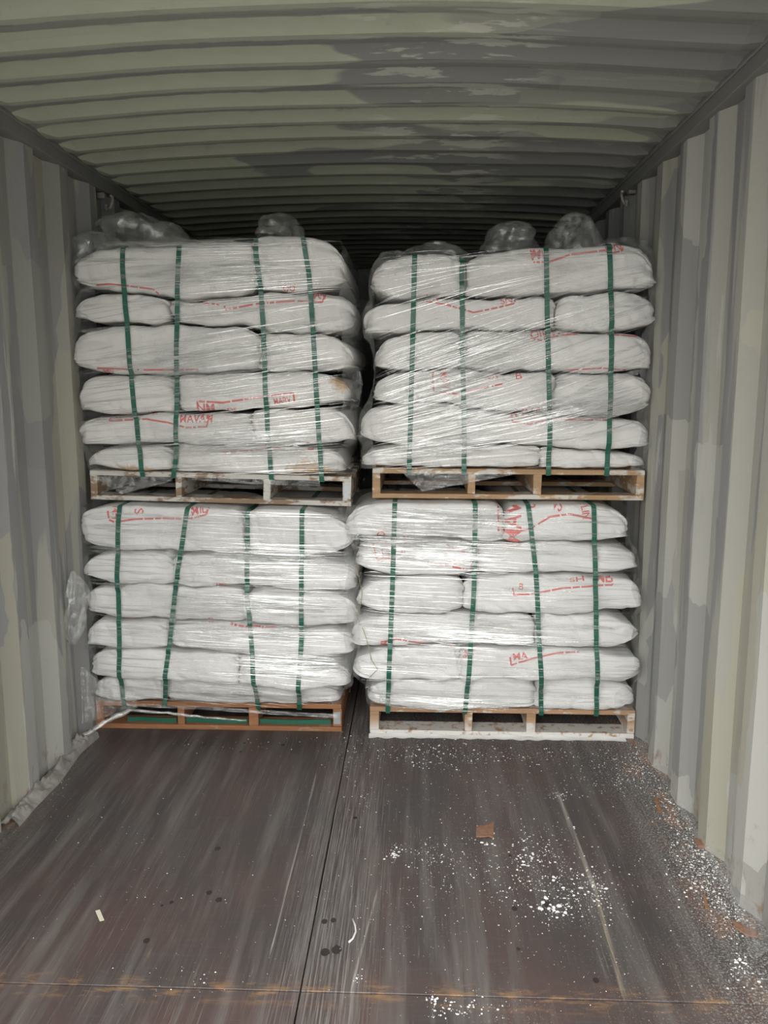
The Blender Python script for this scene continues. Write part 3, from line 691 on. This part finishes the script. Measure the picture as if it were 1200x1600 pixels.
for key, L in STR.items():
    S = ST[key]
    for si, pts in enumerate(L):
        P = [at_y(u, v, YFR[key] if i < len(pts)-1 else PYF[key]-0.012) for i, (u, v) in enumerate(pts)]; zz = [p.z for p in P][::-1]; xx = [p.x for p in P][::-1]
        fx = lambda z: float(np.interp(z, zz, xx))
        zb = PTOP[key](xx[0])-0.0235; zt = zz[-1]
        # contact points in (y, z): front faces, top, back
        pt = []
        for i in range(140):
            z = zb+0.03+(S.z1+0.02-zb-0.03)*i/139; x = fx(z)
            for dx in (-PW, 0, PW):
                h = S.bvh.ray_cast(Vector((x+dx, 2.6, z)), Vector((0, 1, 0)), 1.4)
                if h[0] is not None: pt.append((h[0].y, h[0].z))
        for i in range(30):
            h = S.bvh.ray_cast(Vector((fx(9), PYF[key]+0.03+0.9*i/29, S.z1+0.2)), Vector((0, 0, -1)), 1.5)
            if h[0] is not None: pt.append((h[0].y, h[0].z))
        yf = PYF[key]-0.004; yb = PYF[key]+1.022
        pt += [(yf, PTOP[key](xx[0])), (yf, zb+0.002), (yb, zb+0.002), (yb, PTOP[key](xx[0])), (PYF[key]+0.95, S.z1-0.05)]
        h = hull([(round(a, 4), round(c, 4)) for a, c in pt])
        # slack follow of the front: walk the front part densely, sagging towards the sacks between contacts
        loop = []
        n = len(h)
        for i in range(n):
            a, c = h[i], h[(i+1) % n]; dl = math.hypot(c[0]-a[0], c[1]-a[1]); k = max(1, int(dl/0.02))
            for q in range(k): loop.append((a[0]+(c[0]-a[0])*q/k, a[1]+(c[1]-a[1])*q/k))
        cy, cz = PYF[key]+0.5, (zb+S.z1)/2
        # only a little inward sag on the front between touching sacks
        out = []
        for (y, z) in loop:
            if y < PYF[key]+0.03 and z > zb+0.04:
                hh = S.bvh.ray_cast(Vector((fx(z), 2.6, z)), Vector((0, 1, 0)), 1.4)
                if hh[0] is not None: y = y+min(0.012, max(0, hh[0].y-y)*0.5)
            out.append((y, z))
        o1, o2 = [], []
        N_ = len(out)
        top_ = (PBOT[key](fx(9))-0.0015) if key in PBOT else 9
        for i, (y, z) in enumerate(out):
            a, c = out[i-1], out[(i+1) % N_]; ty, tz = c[0]-a[0], c[1]-a[1]; l = math.hypot(ty, tz) or 1; ny, nz_ = tz/l, -ty/l
            x = fx(z)
            for lst, off in ((o1, 0.0035), (o2, 0.0048)):
                zz_ = z+nz_*off
                if z > top_-0.03: zz_ = min(zz_, top_ if lst is o2 else top_-0.0012)
                lst.append((x, y+ny*off, zz_))
        b = MB(); rows = []
        for i in list(range(N_))+[0]:
            (x, ya, za), (x2, yb_, zb_) = o1[i], o2[i]
            rows.append([(x-PW, ya, za), (x+PW, ya, za), (x+PW, yb_, zb_), (x-PW, yb_, zb_)])
        b.grid(rows, True)
        o = b.build('strapping_band', M['strap'])
        o.location = (0, 0, 0)
        tag(o, 'green plastic strap, %s from the left around the %s load' % (['first', 'second', 'third', 'fourth'][si], SIDE[key]), 'strap', 'green straps around the loads')
        b = MB(); zs = zb+0.018; x = fx(zs)
# green strap offcuts lying in the openings of the lower left pallet
for i, (ua, ub, nm) in enumerate(((200, 276, 'left'), (291, 387, 'middle'), (406, 517, 'right'))):
    b = MB(); xa, xb = at_y(ua, 1123, 3.345).x, at_y(ub, 1123, 3.345).x
    for lay in range(1):
        rows = []
        for q in range(16):
            x = xa+(xb-xa)*q/15; z = 0.0225+0.021*lay+(0.004*math.sin(q*.5+i) if lay else 0); z = max(z, 0.0225); y = 3.338+0.006*lay+0.004*math.sin(q*.4+i)
            rows.append([(x, y, z), (x, y+0.004, z), (x, y+0.004, z+0.0205), (x, y, z+0.0205)])
        b.grid(rows, True)
    tag(b.build('strap_offcut', M['strap']), 'folded green strap end inside the %s opening of the orange brown pallet' % nm, 'strap offcut', 'strap ends in the orange brown pallet')

# ------------------------------------------------------------------ stretch wrap
NA, NZ = 300, 70
class Shell:
    """taut wrapped outline R(angle, z) around a load"""
    def __init__(s, key):
        S = ST[key]; V = S.V; s.key = key; s.cx = (S.x0+S.x1)/2; s.cy = PYF[key]+0.45; s.z0 = S.z0; s.z1 = S.z1-0.012
        s.R = np.zeros((NZ, NA)); th = np.linspace(-math.pi, math.pi, NA, endpoint=False)
        for i in range(NZ):
            z = s.z0+(s.z1-s.z0)*i/(NZ-1); sel = V[np.abs(V[:, 2]-z) < 0.022]
            h = hull([(round(float(a), 4), round(float(c), 4)) for a, c in sel[:, :2]]); H = np.array(h)-(s.cx, s.cy)
            for j, a in enumerate(th):
                dx, dy = math.cos(a), math.sin(a); best = 0
                A = H; B = np.roll(H, -1, 0); E = B-A
                den = dx*E[:, 1]-dy*E[:, 0]
                with np.errstate(divide='ignore', invalid='ignore'):
                    t = (A[:, 0]*E[:, 1]-A[:, 1]*E[:, 0])/den; u = (A[:, 0]*dy-A[:, 1]*dx)/den
                ok = (np.abs(den) > 1e-9) & (t > 0) & (u >= -1e-6) & (u <= 1+1e-6)
                s.R[i, j] = t[ok].max() if ok.any() else 0.3
        # tension between layers: blend of local maximum and local mean
        mx = np.array([s.R[max(0, i-2):i+3].max(0) for i in range(NZ)])
        mx = np.array([mx[max(0, i-2):i+3].mean(0) for i in range(NZ)])
        s.R = np.maximum(mx*0.75+s.R*0.25, s.R)
    def P(s, a, z, off=0.008):
        fz = min(max((z-s.z0)/(s.z1-s.z0), 0), 1)*(NZ-1); i = min(int(fz), NZ-2); f = fz-i
        fa = ((a+math.pi)/(2*math.pi)*NA) % NA; j = int(fa) % NA; g = fa-int(fa); j2 = (j+1) % NA
        r = (s.R[i, j]*(1-g)+s.R[i, j2]*g)*(1-f)+(s.R[i+1, j]*(1-g)+s.R[i+1, j2]*g)*f+off
        return Vector((s.cx+r*math.cos(a), s.cy+r*math.sin(a), z))
    def ang(s, x, z=None):
        """angle of the front point at world x"""
        return math.atan2(YFR[s.key]-s.cy, x-s.cx)
SHELL = {k: Shell(k) for k in ST}
def ribbon(b, sh, x0, x1, z0, z1, w, off, seed, bow=0.0, fold=0.5, tilt=0.0):
    L = math.hypot(x1-x0, z1-z0); n = max(5, int(L/0.022)); rows = []
    for i in range(n+1):
        t = i/n; x = x0+(x1-x0)*t
        z = z0+(z1-z0)*t+bow*math.sin(math.pi*t)+0.0035*noise.noise(Vector((x*7, seed, 1)))
        ww = w*(0.15+0.85*math.sin(math.pi*min(1, max(0, t)))**0.6)*(0.75+0.5*noise.noise(Vector((x*12, seed, 5))))
        a = sh.ang(x); k = off+0.003*noise.noise(Vector((x*9, seed, 9)))
        rows.append([sh.P(a, z-ww/2, k+ww*tilt), sh.P(a, z+ww*0.05, k+ww*(fold*0.5+tilt*0.5)), sh.P(a, z+ww/2, k)])
    b.grid(rows)
def wrap(key, label, slopes, nthin, nwide, hot=()):
    S = ST[key]; sh = SHELL[key]; rng = random.Random(hash(key) % 1000 if False else sum(map(ord, key)))
    root = empty('stretch_wrap', (sh.cx, sh.cy, sh.z0)); tag(root, label, 'plastic wrap', 'clear stretch film wound around the loads')
    xl, xr = S.x0+0.03, S.x1-0.03
    b = MB(); bw = MB()
    def spawn(bb, n, wlo, whi, llo, lhi, off):
        for _ in range(n):
            zc = rng.uniform(sh.z0+0.01, sh.z1-0.01)
            hotone = bool(hot) and rng.random() < (0.42 if key[0] == 'L' else 0.52)
            if hotone:
                hx, hz, hr, hv = rng.choice(hot); zc = rng.gauss(hz, hv); xc = rng.gauss(hx, hr)
            else: xc = rng.uniform(xl, xr)
            if not sh.z0+0.005 < zc < sh.z1-0.005: continue
            fr = (zc-sh.z0)/(sh.z1-sh.z0); sl = float(np.interp(fr, [q[0] for q in slopes], [q[1] for q in slopes]))+rng.gauss(0, 0.025)
            L = rng.uniform(llo, lhi); x0, x1 = max(xl, xc-L/2), min(xr, xc+L/2)
            if x1-x0 < 0.04: continue
            ribbon(bb, sh, x0, x1, zc-sl*(xc-x0), zc+sl*(x1-xc), rng.uniform(wlo, whi), off+rng.uniform(0, .004), rng.random()*99, rng.gauss(0, .004), rng.uniform(-.3, .8), tilt=rng.uniform(0.08, .34) if hotone else rng.uniform(-.1, .25))
    spawn(b, int(nthin*1.05), 0.0007, 0.0026, 0.04, 0.6, 0.0075)
    spawn(bw, int(nwide*1.5), 0.008, 0.036, 0.12, 0.5, 0.0065)
    o = b.build('film_strands', M['strand'], root, True); o['kind'] = 'stuff'
    o = bw.build('film_bands', M['wide'], root, True); o['kind'] = 'stuff'
    # full sheets round both flanks, ragged towards the front
    for nm, a0, a1, xe in (('left', -math.pi*1.18, None, S.x0+0.045), ('right', math.pi*0.18, None, S.x1-0.045)):
        rows = []
        for i in range(60):
            z = sh.z0+(sh.z1-sh.z0)*i/59; ae = sh.ang(xe+0.02*noise.noise(Vector((z*14, len(nm), 2))))
            row = []
            for j in range(26):
                t = j/25; a = a0+(ae-a0)*t if nm == 'right' else a0+((ae if ae < 0 else ae-2*math.pi)-a0)*t
                row.append(sh.P(a, z, 0.008+0.007*noise.noise(Vector((a*9, z*16, 3)))+0.004*noise.noise(Vector((a*30, z*40, 3)))))
            rows.append(row)
        bb = MB(); bb.grid(rows); o = bb.build('side_film', M['sheet'], root, True); o['label'] = 'clear film sheet on the %s flank' % nm
    return root
def hotp(*l): return [(at_y(u, v, 3.25).x, at_y(u, v, 3.25).z, r, q) for u, v, r, q in l]
WR = {}
WR['UL'] = wrap('UL', 'clear stretch film with slanting creases around the upper left load', [(0, .02), (.2, .10), (.6, .17), (.85, .05), (1, .0)], 620, 60,
                hotp((340, 695, .12, .03), (420, 690, .1, .03), (330, 430, .1, .03), (300, 570, .12, .05), (270, 380, .12, .006)))
WR['UR'] = wrap('UR', 'clear stretch film with steep slanting creases around the upper right load', [(0, .05), (.2, .22), (.5, .36), (.8, .26), (1, .02)], 620, 60,
                hotp((730, 650, .10, .04), (700, 600, .12, .05), (760, 545, .12, .04), (680, 700, .08, .02), (900, 640, .1, .02)))
WR['LL'] = wrap('LL', 'clear stretch film with level creases around the lower left load', [(0, -.12), (.2, -.06), (.5, -.03), (1, -.02)], 680, 70,
                hotp((400, 940, .12, .02), (380, 985, .14, .015), (420, 870, .12, .03), (360, 1090, .14, .02), (470, 1040, .06, .03)))
WR['LR'] = wrap('LR', 'clear stretch film with fine level creases around the lower right load', [(0, -.02), (.5, -.03), (1, -.05)], 640, 60,
                hotp((640, 850, .08, .015), (680, 870, .1, .015), (720, 985, .14, .02), (650, 1090, .12, .02), (700, 810, .08, .02)))

def hood(key, u, vtop, ru, vbase, yc, ry, seed, mat='hood'):
    """crumpled peak of loose film standing above the top sacks"""
    T = at_y(u, vtop, yc); Bp = at_y(u, vbase, yc); rx = 1.25*(at_y(u+ru, vtop, yc).x-at_y(u-ru, vtop, yc).x)/2; H = T.z-Bp.z
    rows = []
    for i in range(30):
        ph = (i/29)*math.pi/2; row = []
        for j in range(64):
            th = 2*math.pi*j/64
            rg = abs(noise.noise(Vector((math.cos(th)*2.2+seed, math.sin(th)*2.2, ph*1.3))))
            k = 1+0.38*noise.noise(Vector((math.cos(th)*1.3+seed, math.sin(th)*1.3, ph*1.5)))-0.30*rg
            cz = math.sin(ph)
            row.append((T.x+rx*math.cos(th)*math.cos(ph)**0.85*k+0.25*rx*math.sin(ph)*noise.noise(Vector((seed,2,3))), yc+ry*math.sin(th)*math.cos(ph)**0.7*k, Bp.z+H*cz*(1-0.10*rg)))
        rows.append(row)
    b = MB(); b.grid(rows, True); o = b.build('film_hood', M[mat], WR[key], True); o['label'] = 'crumpled peak of loose clear film'
hood('UL', 212, 334, 62, 398, 3.62, 0.22, 1.0); hood('UL', 262, 347, 26, 385, 3.72, 0.14, 5.0); hood('UL', 437, 336, 33, 378, 3.60, 0.20, 9.0); hood('UL', 150, 362, 40, 420, 3.5, .12, 3.3)
hood('UR', 798, 348, 42, 402, 3.60, 0.20, 12.0); hood('UR', 896, 335, 40, 412, 3.56, 0.20, 15.0); hood('UR', 682, 381, 46, 410, 3.60, 0.2, 18.0); hood('UR', 965, 375, 52, 402, 3.58, 0.2, 21.0)
hood('UR', 618, 393, 30, 430, 3.5, .14, 24.)
# level film skin pulled across the top between the peaks
def skin(key, pts_top, pts_bot, y, seed, mat='sheet', name='film_flap', lab='loose clear film flap', dy=0.0):
    rows = []; n = 40
    tu = [p[0] for p in pts_top]; tv = [p[1] for p in pts_top]; bu = [p[0] for p in pts_bot]; bv = [p[1] for p in pts_bot]
    for i in range(n+1):
        t = i/n; a = at_y(np.interp(t, np.linspace(0, 1, len(tu)), tu), np.interp(t, np.linspace(0, 1, len(tv)), tv), y)
        c = at_y(np.interp(t, np.linspace(0, 1, len(bu)), bu), np.interp(t, np.linspace(0, 1, len(bv)), bv), y)
        row = []
        for j in range(13):
            s = j/12; p = a.lerp(c, s); p.y += dy*(1-s)+0.010*noise.noise(Vector((t*16+seed, s*2, seed)))+0.005*noise.noise(Vector((t*40, s*9, seed)))
            row.append(p)
        rows.append(row)
    b = MB(); b.grid(rows); o = b.build(name, M[mat], WR[key], True); o['label'] = lab; return o
skin('UL', [(180, 374), (290, 369), (395, 371), (470, 366)], [(180, 392), (290, 400), (395, 396), (470, 385)], 3.31, 2.0, dy=.12)
skin('UR', [(588, 402), (680, 392), (740, 398), (830, 392)], [(588, 420), (680, 412), (740, 416), (830, 410)], 3.30, 4.0, dy=.12)
skin('UL', [(143, 744), (200, 744), (270, 746)], [(150, 748), (190, 772), (268, 752)], 3.268, 6.0)
skin('UL', [(300, 746), (400, 748), (500, 752)], [(300, 750), (400, 757), (500, 760)], 3.275, 7.0)
skin('UR', [(615, 734), (680, 736), (800, 738)], [(628, 738), (660, 768), (800, 742)], 3.240, 8.0)
skin('LL', [(190, 1098), (330, 1104), (450, 1112), (528, 1116)], [(205, 1104), (330, 1110), (450, 1118), (526, 1122)], 3.262, 9.0)
skin('LL', [(126, 1040), (150, 1060), (210, 1080)], [(128, 1130), (160, 1122), (215, 1106)], 3.205, 10.0)
# twisted film tail at the lower left load, from the pallet corner down to the floor
b = MB(); tl = [(385, 1126, 3.26), (330, 1122, 3.25), (262, 1114, 3.245), (204, 1110, 3.23), (176, 1122, 3.21), (150, 1138, 3.18), (128, 1152, 3.16), (112, 1163, 3.14)]
pp = [at_y(*q) for q in tl]; pp = [Vector((p.x, p.y, max(p.z, 0.012))) for p in pp]
fine_ = []
for a, c in zip(pp[:-1], pp[1:]):
    for q in range(6): fine_.append(a.lerp(c, q/6)+Vector((0, 0, .004*noise.noise(a.lerp(c, q/6)*40))))
b.tube(fine_+[pp[-1]], [0.0025+0.008*min(1, i/30) for i in range(len(fine_)+1)], 10, 0.9)
o = b.build('film_tail', M['hood'], WR['LL'], True); o['label'] = 'twisted rope of film trailing to the floor'
# bundled film at the left side of the lower left load
rows = []; c0 = at_y(121, 950, 3.17)
for i in range(34):
    t = i/33; z = c0.z+0.155-0.31*t; w = math.sin(math.pi*min(1, t*0.94+0.03))**0.7
    row = []
    for j in range(28):
        th = 2*math.pi*j/28; k = 1+0.5*noise.noise(Vector((math.cos(th)*2, math.sin(th)*2, t*3.0)))
        row.append((c0.x+0.012*math.sin(t*5)-0.01+0.036*w*k*math.cos(th), c0.y+0.08*w*k*math.sin(th), z))
    rows.append(row)
b = MB(); b.grid(rows, True); o = b.build('film_bundle', M['hood'], WR['LL'], True); o['label'] = 'bunched clear film hanging off the side'
# slim film lobe in the gap right of the upper left load
skin('UL', [(552, 560), (562, 575), (567, 600)], [(548, 640), (556, 660), (560, 640)], 3.62, 14.0, 'hood')

# ------------------------------------------------------------------ small things
# dust-covered plastic along the wall feet
def edge_film(name, pts, label, hgt, mat, wid, seed, over=0.0):
    P = [at_z(*p) for p in pts]; rows = []; n = 120; us = np.linspace(0, len(P)-1, n)
    for u in us:
        i = min(int(u), len(P)-2); p = P[i].lerp(P[i+1], u-i); row = []
        for j in range(15):
            s = j/14; k = math.sin(math.pi*s)**0.6
            r1 = noise.noise(Vector((p.x*10+seed, p.y*12, s*2.5))); r2 = abs(noise.noise(Vector((p.y*38, s*6, seed))))
            row.append((p.x+wid*(s-0.5), p.y, 0.001+max(0, hgt*k*(0.55+0.9*r1+0.6*r2))+over*(s if wid > 0 else s)))
        rows.append(row)
    b = MB(); b.grid(rows); o = b.build(name, M[mat], None, True); return tag(o, label, 'plastic sheet')
edge_film('crumpled_sheeting', [(14, 1292), (40, 1262), (80, 1222), (112, 1178), (142, 1152)], 'crumpled dusty grey plastic sheeting on the floor along the left wall', 0.045, 'dusty', 0.075, 3.0)
edge_film('thin_film_strip', [(1195, 1505), (1165, 1420), (1120, 1345), (1080, 1275), (1045, 1215), (1005, 1165)], 'thin clear film strip lying along the foot of the right wall', 0.020, 'sheet', 0.06, 8.0, 0.03)

# lashing rings
def ring(pos, nx, tilt, size, label, mat='zinc'):
    root = empty('lashing_ring', pos); tag(root, label, 'lashing ring', 'steel lashing rings of the container')
    b = MB(); pts = []
    for i in range(25):
        a = math.pi*1.45*i/24-0.3
        pts.append(Vector(pos)+Vector((-nx*size*0.5*(1+math.cos(a))*math.sin(tilt)-nx*0.004, size*0.62*math.sin(a), -size*0.9*(1-math.cos(a))*math.cos(tilt)*0.8)))
    b.tube(pts, 0.006, 8); b.build('ring', M[mat], root, True)
    b = MB(); x = pos[0]; xa, xb = sorted((x, x+nx*0.035)); b.box(xa, xb, pos[1]-0.018, pos[1]+0.018, pos[2]-0.012, pos[2]+0.014); bevel(b.build('anchor', M['rail'], root), 0.004)
ring((-1.165, 3.72, 2.335), -1, 0.5, 0.045, 'grey steel lashing ring below the roof rail on the left wall')
ring((1.165, 3.80, 2.350), 1, 0.5, 0.045, 'grey steel lashing ring below the roof rail on the right wall')
p = at_z(1122, 1335)
root = empty('lashing_ring', (p.x, p.y, 0)); tag(root, 'bent rusty lashing ring on the floor at the foot of the right wall', 'lashing ring', 'steel lashing rings of the container')
b = MB(); pts = [at_y(u, v, p.y+dy) for u, v, dy in ((1104, 1338, .02), (1108, 1322, .02), (1116, 1315, .01), (1125, 1318, 0), (1131, 1330, -.01), (1133, 1345, -.02), (1128, 1352, -.02))]
pts = [Vector((q.x, q.y, max(q.z, 0.008))) for q in pts]; ff = []
for a, c in zip(pts[:-1], pts[1:]):
    for q in range(5): ff.append(a.lerp(c, q/5))
b.tube(ff+[pts[-1]], 0.0065, 9); b.build('ring', M['zinc'], root, True)
b = MB(); b.box(p.x-0.055, p.x-0.02, p.y+0.03, p.y+0.075, 0.0, 0.012, 0.003); bevel(b.build('anchor', M['rust'], root), 0.004)

def flake(name, uv, label, cat, mat, th=0.0015, lift=0.004, group=None):
    P = [at_z(*q) for q in uv]; n = len(P); c = sum(P, Vector())/n; b = MB()
    top = [Vector((q.x, q.y, 0.001+th+lift*abs(noise.noise(q*60)))) for q in P]; bot = [v-Vector((0, 0, th)) for v in top]
    b.v = [tuple(v) for v in top]+[tuple(v) for v in bot]+[(c.x, c.y, 0.001+th+lift*.4), (c.x, c.y, 0.001)]
    for i in range(n):
        j = (i+1) % n; b.f += [(i, j, 2*n), (n+j, n+i, 2*n+1), (i, n+i, n+j, j)]
    return tag(b.build(name, M[mat]), label, cat, group)
flake('rusty_scrap', [(744, 1293), (757, 1292), (761, 1290), (772, 1286), (771, 1311), (764, 1309), (756, 1310), (744, 1309)], 'rusty brown scrap of sheet metal lying on the floor before the right load', 'metal scrap', 'rust', 0.004, 0.006)
flake('paper_scrap', [(149, 1425), (156, 1423), (163, 1439), (156, 1441)], 'small cream paper scrap on the dark floor at the lower left', 'paper scrap', 'paper')
flake('wood_splinter', [(1086, 1263), (1092, 1264), (1100, 1288), (1094, 1291)], 'brown bark splinter in the dust by the right wall, before the lashing ring', 'wood splinter', 'chip', 0.004, .004, 'brown splinters by the right wall')
flake('wood_splinter', [(1022, 1248), (1027, 1247), (1034, 1270), (1028, 1272)], 'brown splinter in the dust nearest the lower right pallet', 'wood splinter', 'chip', 0.004, .004, 'brown splinters by the right wall')
flake('wood_splinter', [(1098, 1400), (1103, 1402), (1107, 1422), (1102, 1421)], 'ochre splinter in the white dust nearest the camera', 'wood splinter', 'chip', 0.004, .004, 'brown splinters by the right wall')
flake('rust_flake', [(1143, 1440), (1160, 1446), (1178, 1456), (1184, 1466), (1168, 1464), (1150, 1452)], 'long orange rust flake at the foot of the right wall near the camera', 'rust flake', 'rust', 0.004)
flake('rust_flake', [(1098, 1318), (1110, 1320), (1116, 1330), (1104, 1328)], 'orange rust flake right beside the bent lashing ring', 'rust flake', 'rust', 0.006)
b = MB(); pts = [at_z(u, v, 0.003) for u, v in ((545, 1472), (551, 1467), (556, 1456), (555, 1446), (551, 1436))]; b.tube(pts, 0.0028, 6); tag(b.build('pale_shaving', M['seam'], None, True), 'pale curved shaving on the floor right of the centre joint', 'shaving')
# thread hanging down the left side of the lower right load
S = ST['LR']; b = MB(); pts = []
for (u, v) in ((557, 880), (560, 900), (566, 925), (564, 945), (558, 965), (568, 985), (576, 1010), (580, 1030), (590, 1046), (580, 1056), (571, 1066)):
    q = at_y(u, v, 3.22); h = S.bvh.ray_cast(Vector((q.x, 2.6, q.z)), Vector((0, 1, 0)), 1.2)
    y = (h[0].y-0.012) if h[0] is not None and h[0].y < 3.4 else 3.27
    pts.append(at_y(u, v, y))
b.tube(pts, 0.0014, 6); tag(b.build('loose_thread', M['string'], None, True), 'thin ochre thread hanging down the left edge of the lower right load', 'thread')

# powder spilled on the floor: uncountable crumbs
b = MB(); rng = random.Random(5)
def crumb(x, y, r):
    if abs(x) > 1.19 or y > 3.42 or y < 1.5: return
    n = len(b.v); k = 6; sx, sy = rng.uniform(.7, 1.5), rng.uniform(.7, 1.3); a0 = rng.random()*6
    for i in range(k):
        a = a0+i/k*6.283; q = rng.uniform(.7, 1.2); b.v.append((x+r*sx*q*math.cos(a), y+r*sy*q*math.sin(a), 0.0002))
    for i in range(k):
        a = a0+i/k*6.283; q = rng.uniform(.45, .75); b.v.append((x+r*sx*q*math.cos(a), y+r*sy*q*math.sin(a), r*0.55))
    for i in range(k): b.f.append((n+i, n+(i+1) % k, n+k+(i+1) % k, n+k+i))
    b.f.append(tuple(n+k+i for i in range(k)))
def cluster(u, v, su, sv, n, rmin=.0008, rmax=.0035, pw=3.0):
    for _ in range(n):
        p = at_z(rng.gauss(u, su), rng.gauss(v, sv)); crumb(p.x, p.y, 0.95*(rmin*0.9+(rmax*0.75-rmin*0.9)*rng.random()**(pw+0.7)))
cluster(900, 1385, 30, 14, 130, .001, .007, 5); cluster(868, 1418, 18, 8, 60, .001, .010, 4); cluster(935, 1395, 9, 14, 120); cluster(900, 1400, 45, 30, 420); cluster(840, 1345, 32, 28, 320, .001, .005); cluster(822, 1335, 12, 14, 50, .001, .008, 2)
cluster(725, 1350, 22, 22, 130); cluster(672, 1338, 16, 12, 110, .001, .004); cluster(618, 1332, 7, 9, 60, .001, .007, 3); cluster(765, 1314, 8, 5, 10, .002, .008, 1)
cluster(740, 1360, 90, 60, 260); cluster(876, 1243, 10, 4, 60, .001, .004); cluster(840, 1180, 80, 10, 260, .001, .005, 4); cluster(700, 1180, 70, 14, 260, .001, .005, 4); cluster(650, 1175, 40, 8, 60, .002, .007, 4)
cluster(780, 1230, 110, 35, 350); cluster(560, 1190, 22, 22, 110); cluster(545, 1165, 12, 14, 60, .001, .005); cluster(575, 1245, 6, 10, 40)
cluster(1005, 1190, 24, 18, 420, .001, .004); cluster(965, 1214, 30, 14, 240, .001, .004)
for i in range(14):
    t = i/13; cluster(1030+120*t, 1210+230*t, 22, 20, 170, .0008, .0045, 4)
cluster(1100, 1345, 24, 26, 360, .001, .006, 4); cluster(1060, 1350, 12, 26, 60, .001, .006, 3); cluster(1165, 1520, 14, 12, 50, .001, .005); cluster(1155, 1505, 8, 8, 20, .002, .006, 2)
cluster(720, 1575, 40, 10, 90, .001, .005, 3); cluster(675, 1560, 6, 6, 20, .001, .006, 2); cluster(310, 1530, 50, 12, 30, .001, .004); cluster(560, 1530, 5, 6, 12, .001, .006)
cluster(500, 1350, 260, 110, 260, .0007, .0026); cluster(800, 1450, 200, 90, 420, .0007, .0026); cluster(400, 1165, 70, 8, 40, .001, .004); cluster(150, 1300, 80, 30, 30); cluster(230, 1390, 40, 20, 26); cluster(75, 1235, 25, 20, 90, .0008, .003)
o = b.build('powder_crumbs', M['powder']); tag(o, 'white powder crumbs scattered over the dark floor before the right load', 'powder', kind='stuff')
# low powder drift against the lower right pallet
b = MB(); rows = []
for i in range(90):
    x = 0.03+1.10*i/89; row = []
    for j in range(8):
        s = j/7; h = 0.010*(1-s)**2*max(0, 0.55+noise.noise(Vector((x*9, 2, 7)))); row.append((x, 3.293-0.040*s*(0.6+0.6*abs(noise.noise(Vector((x*14, 4, 1))))), 0.0003+h*(0 if j == 7 else 1)))
    rows.append(row)
b.grid(rows); tag(b.build('powder_drift', M['powder'], None, True), 'thin drift of white powder along the foot of the lower right pallet', 'powder', kind='stuff')
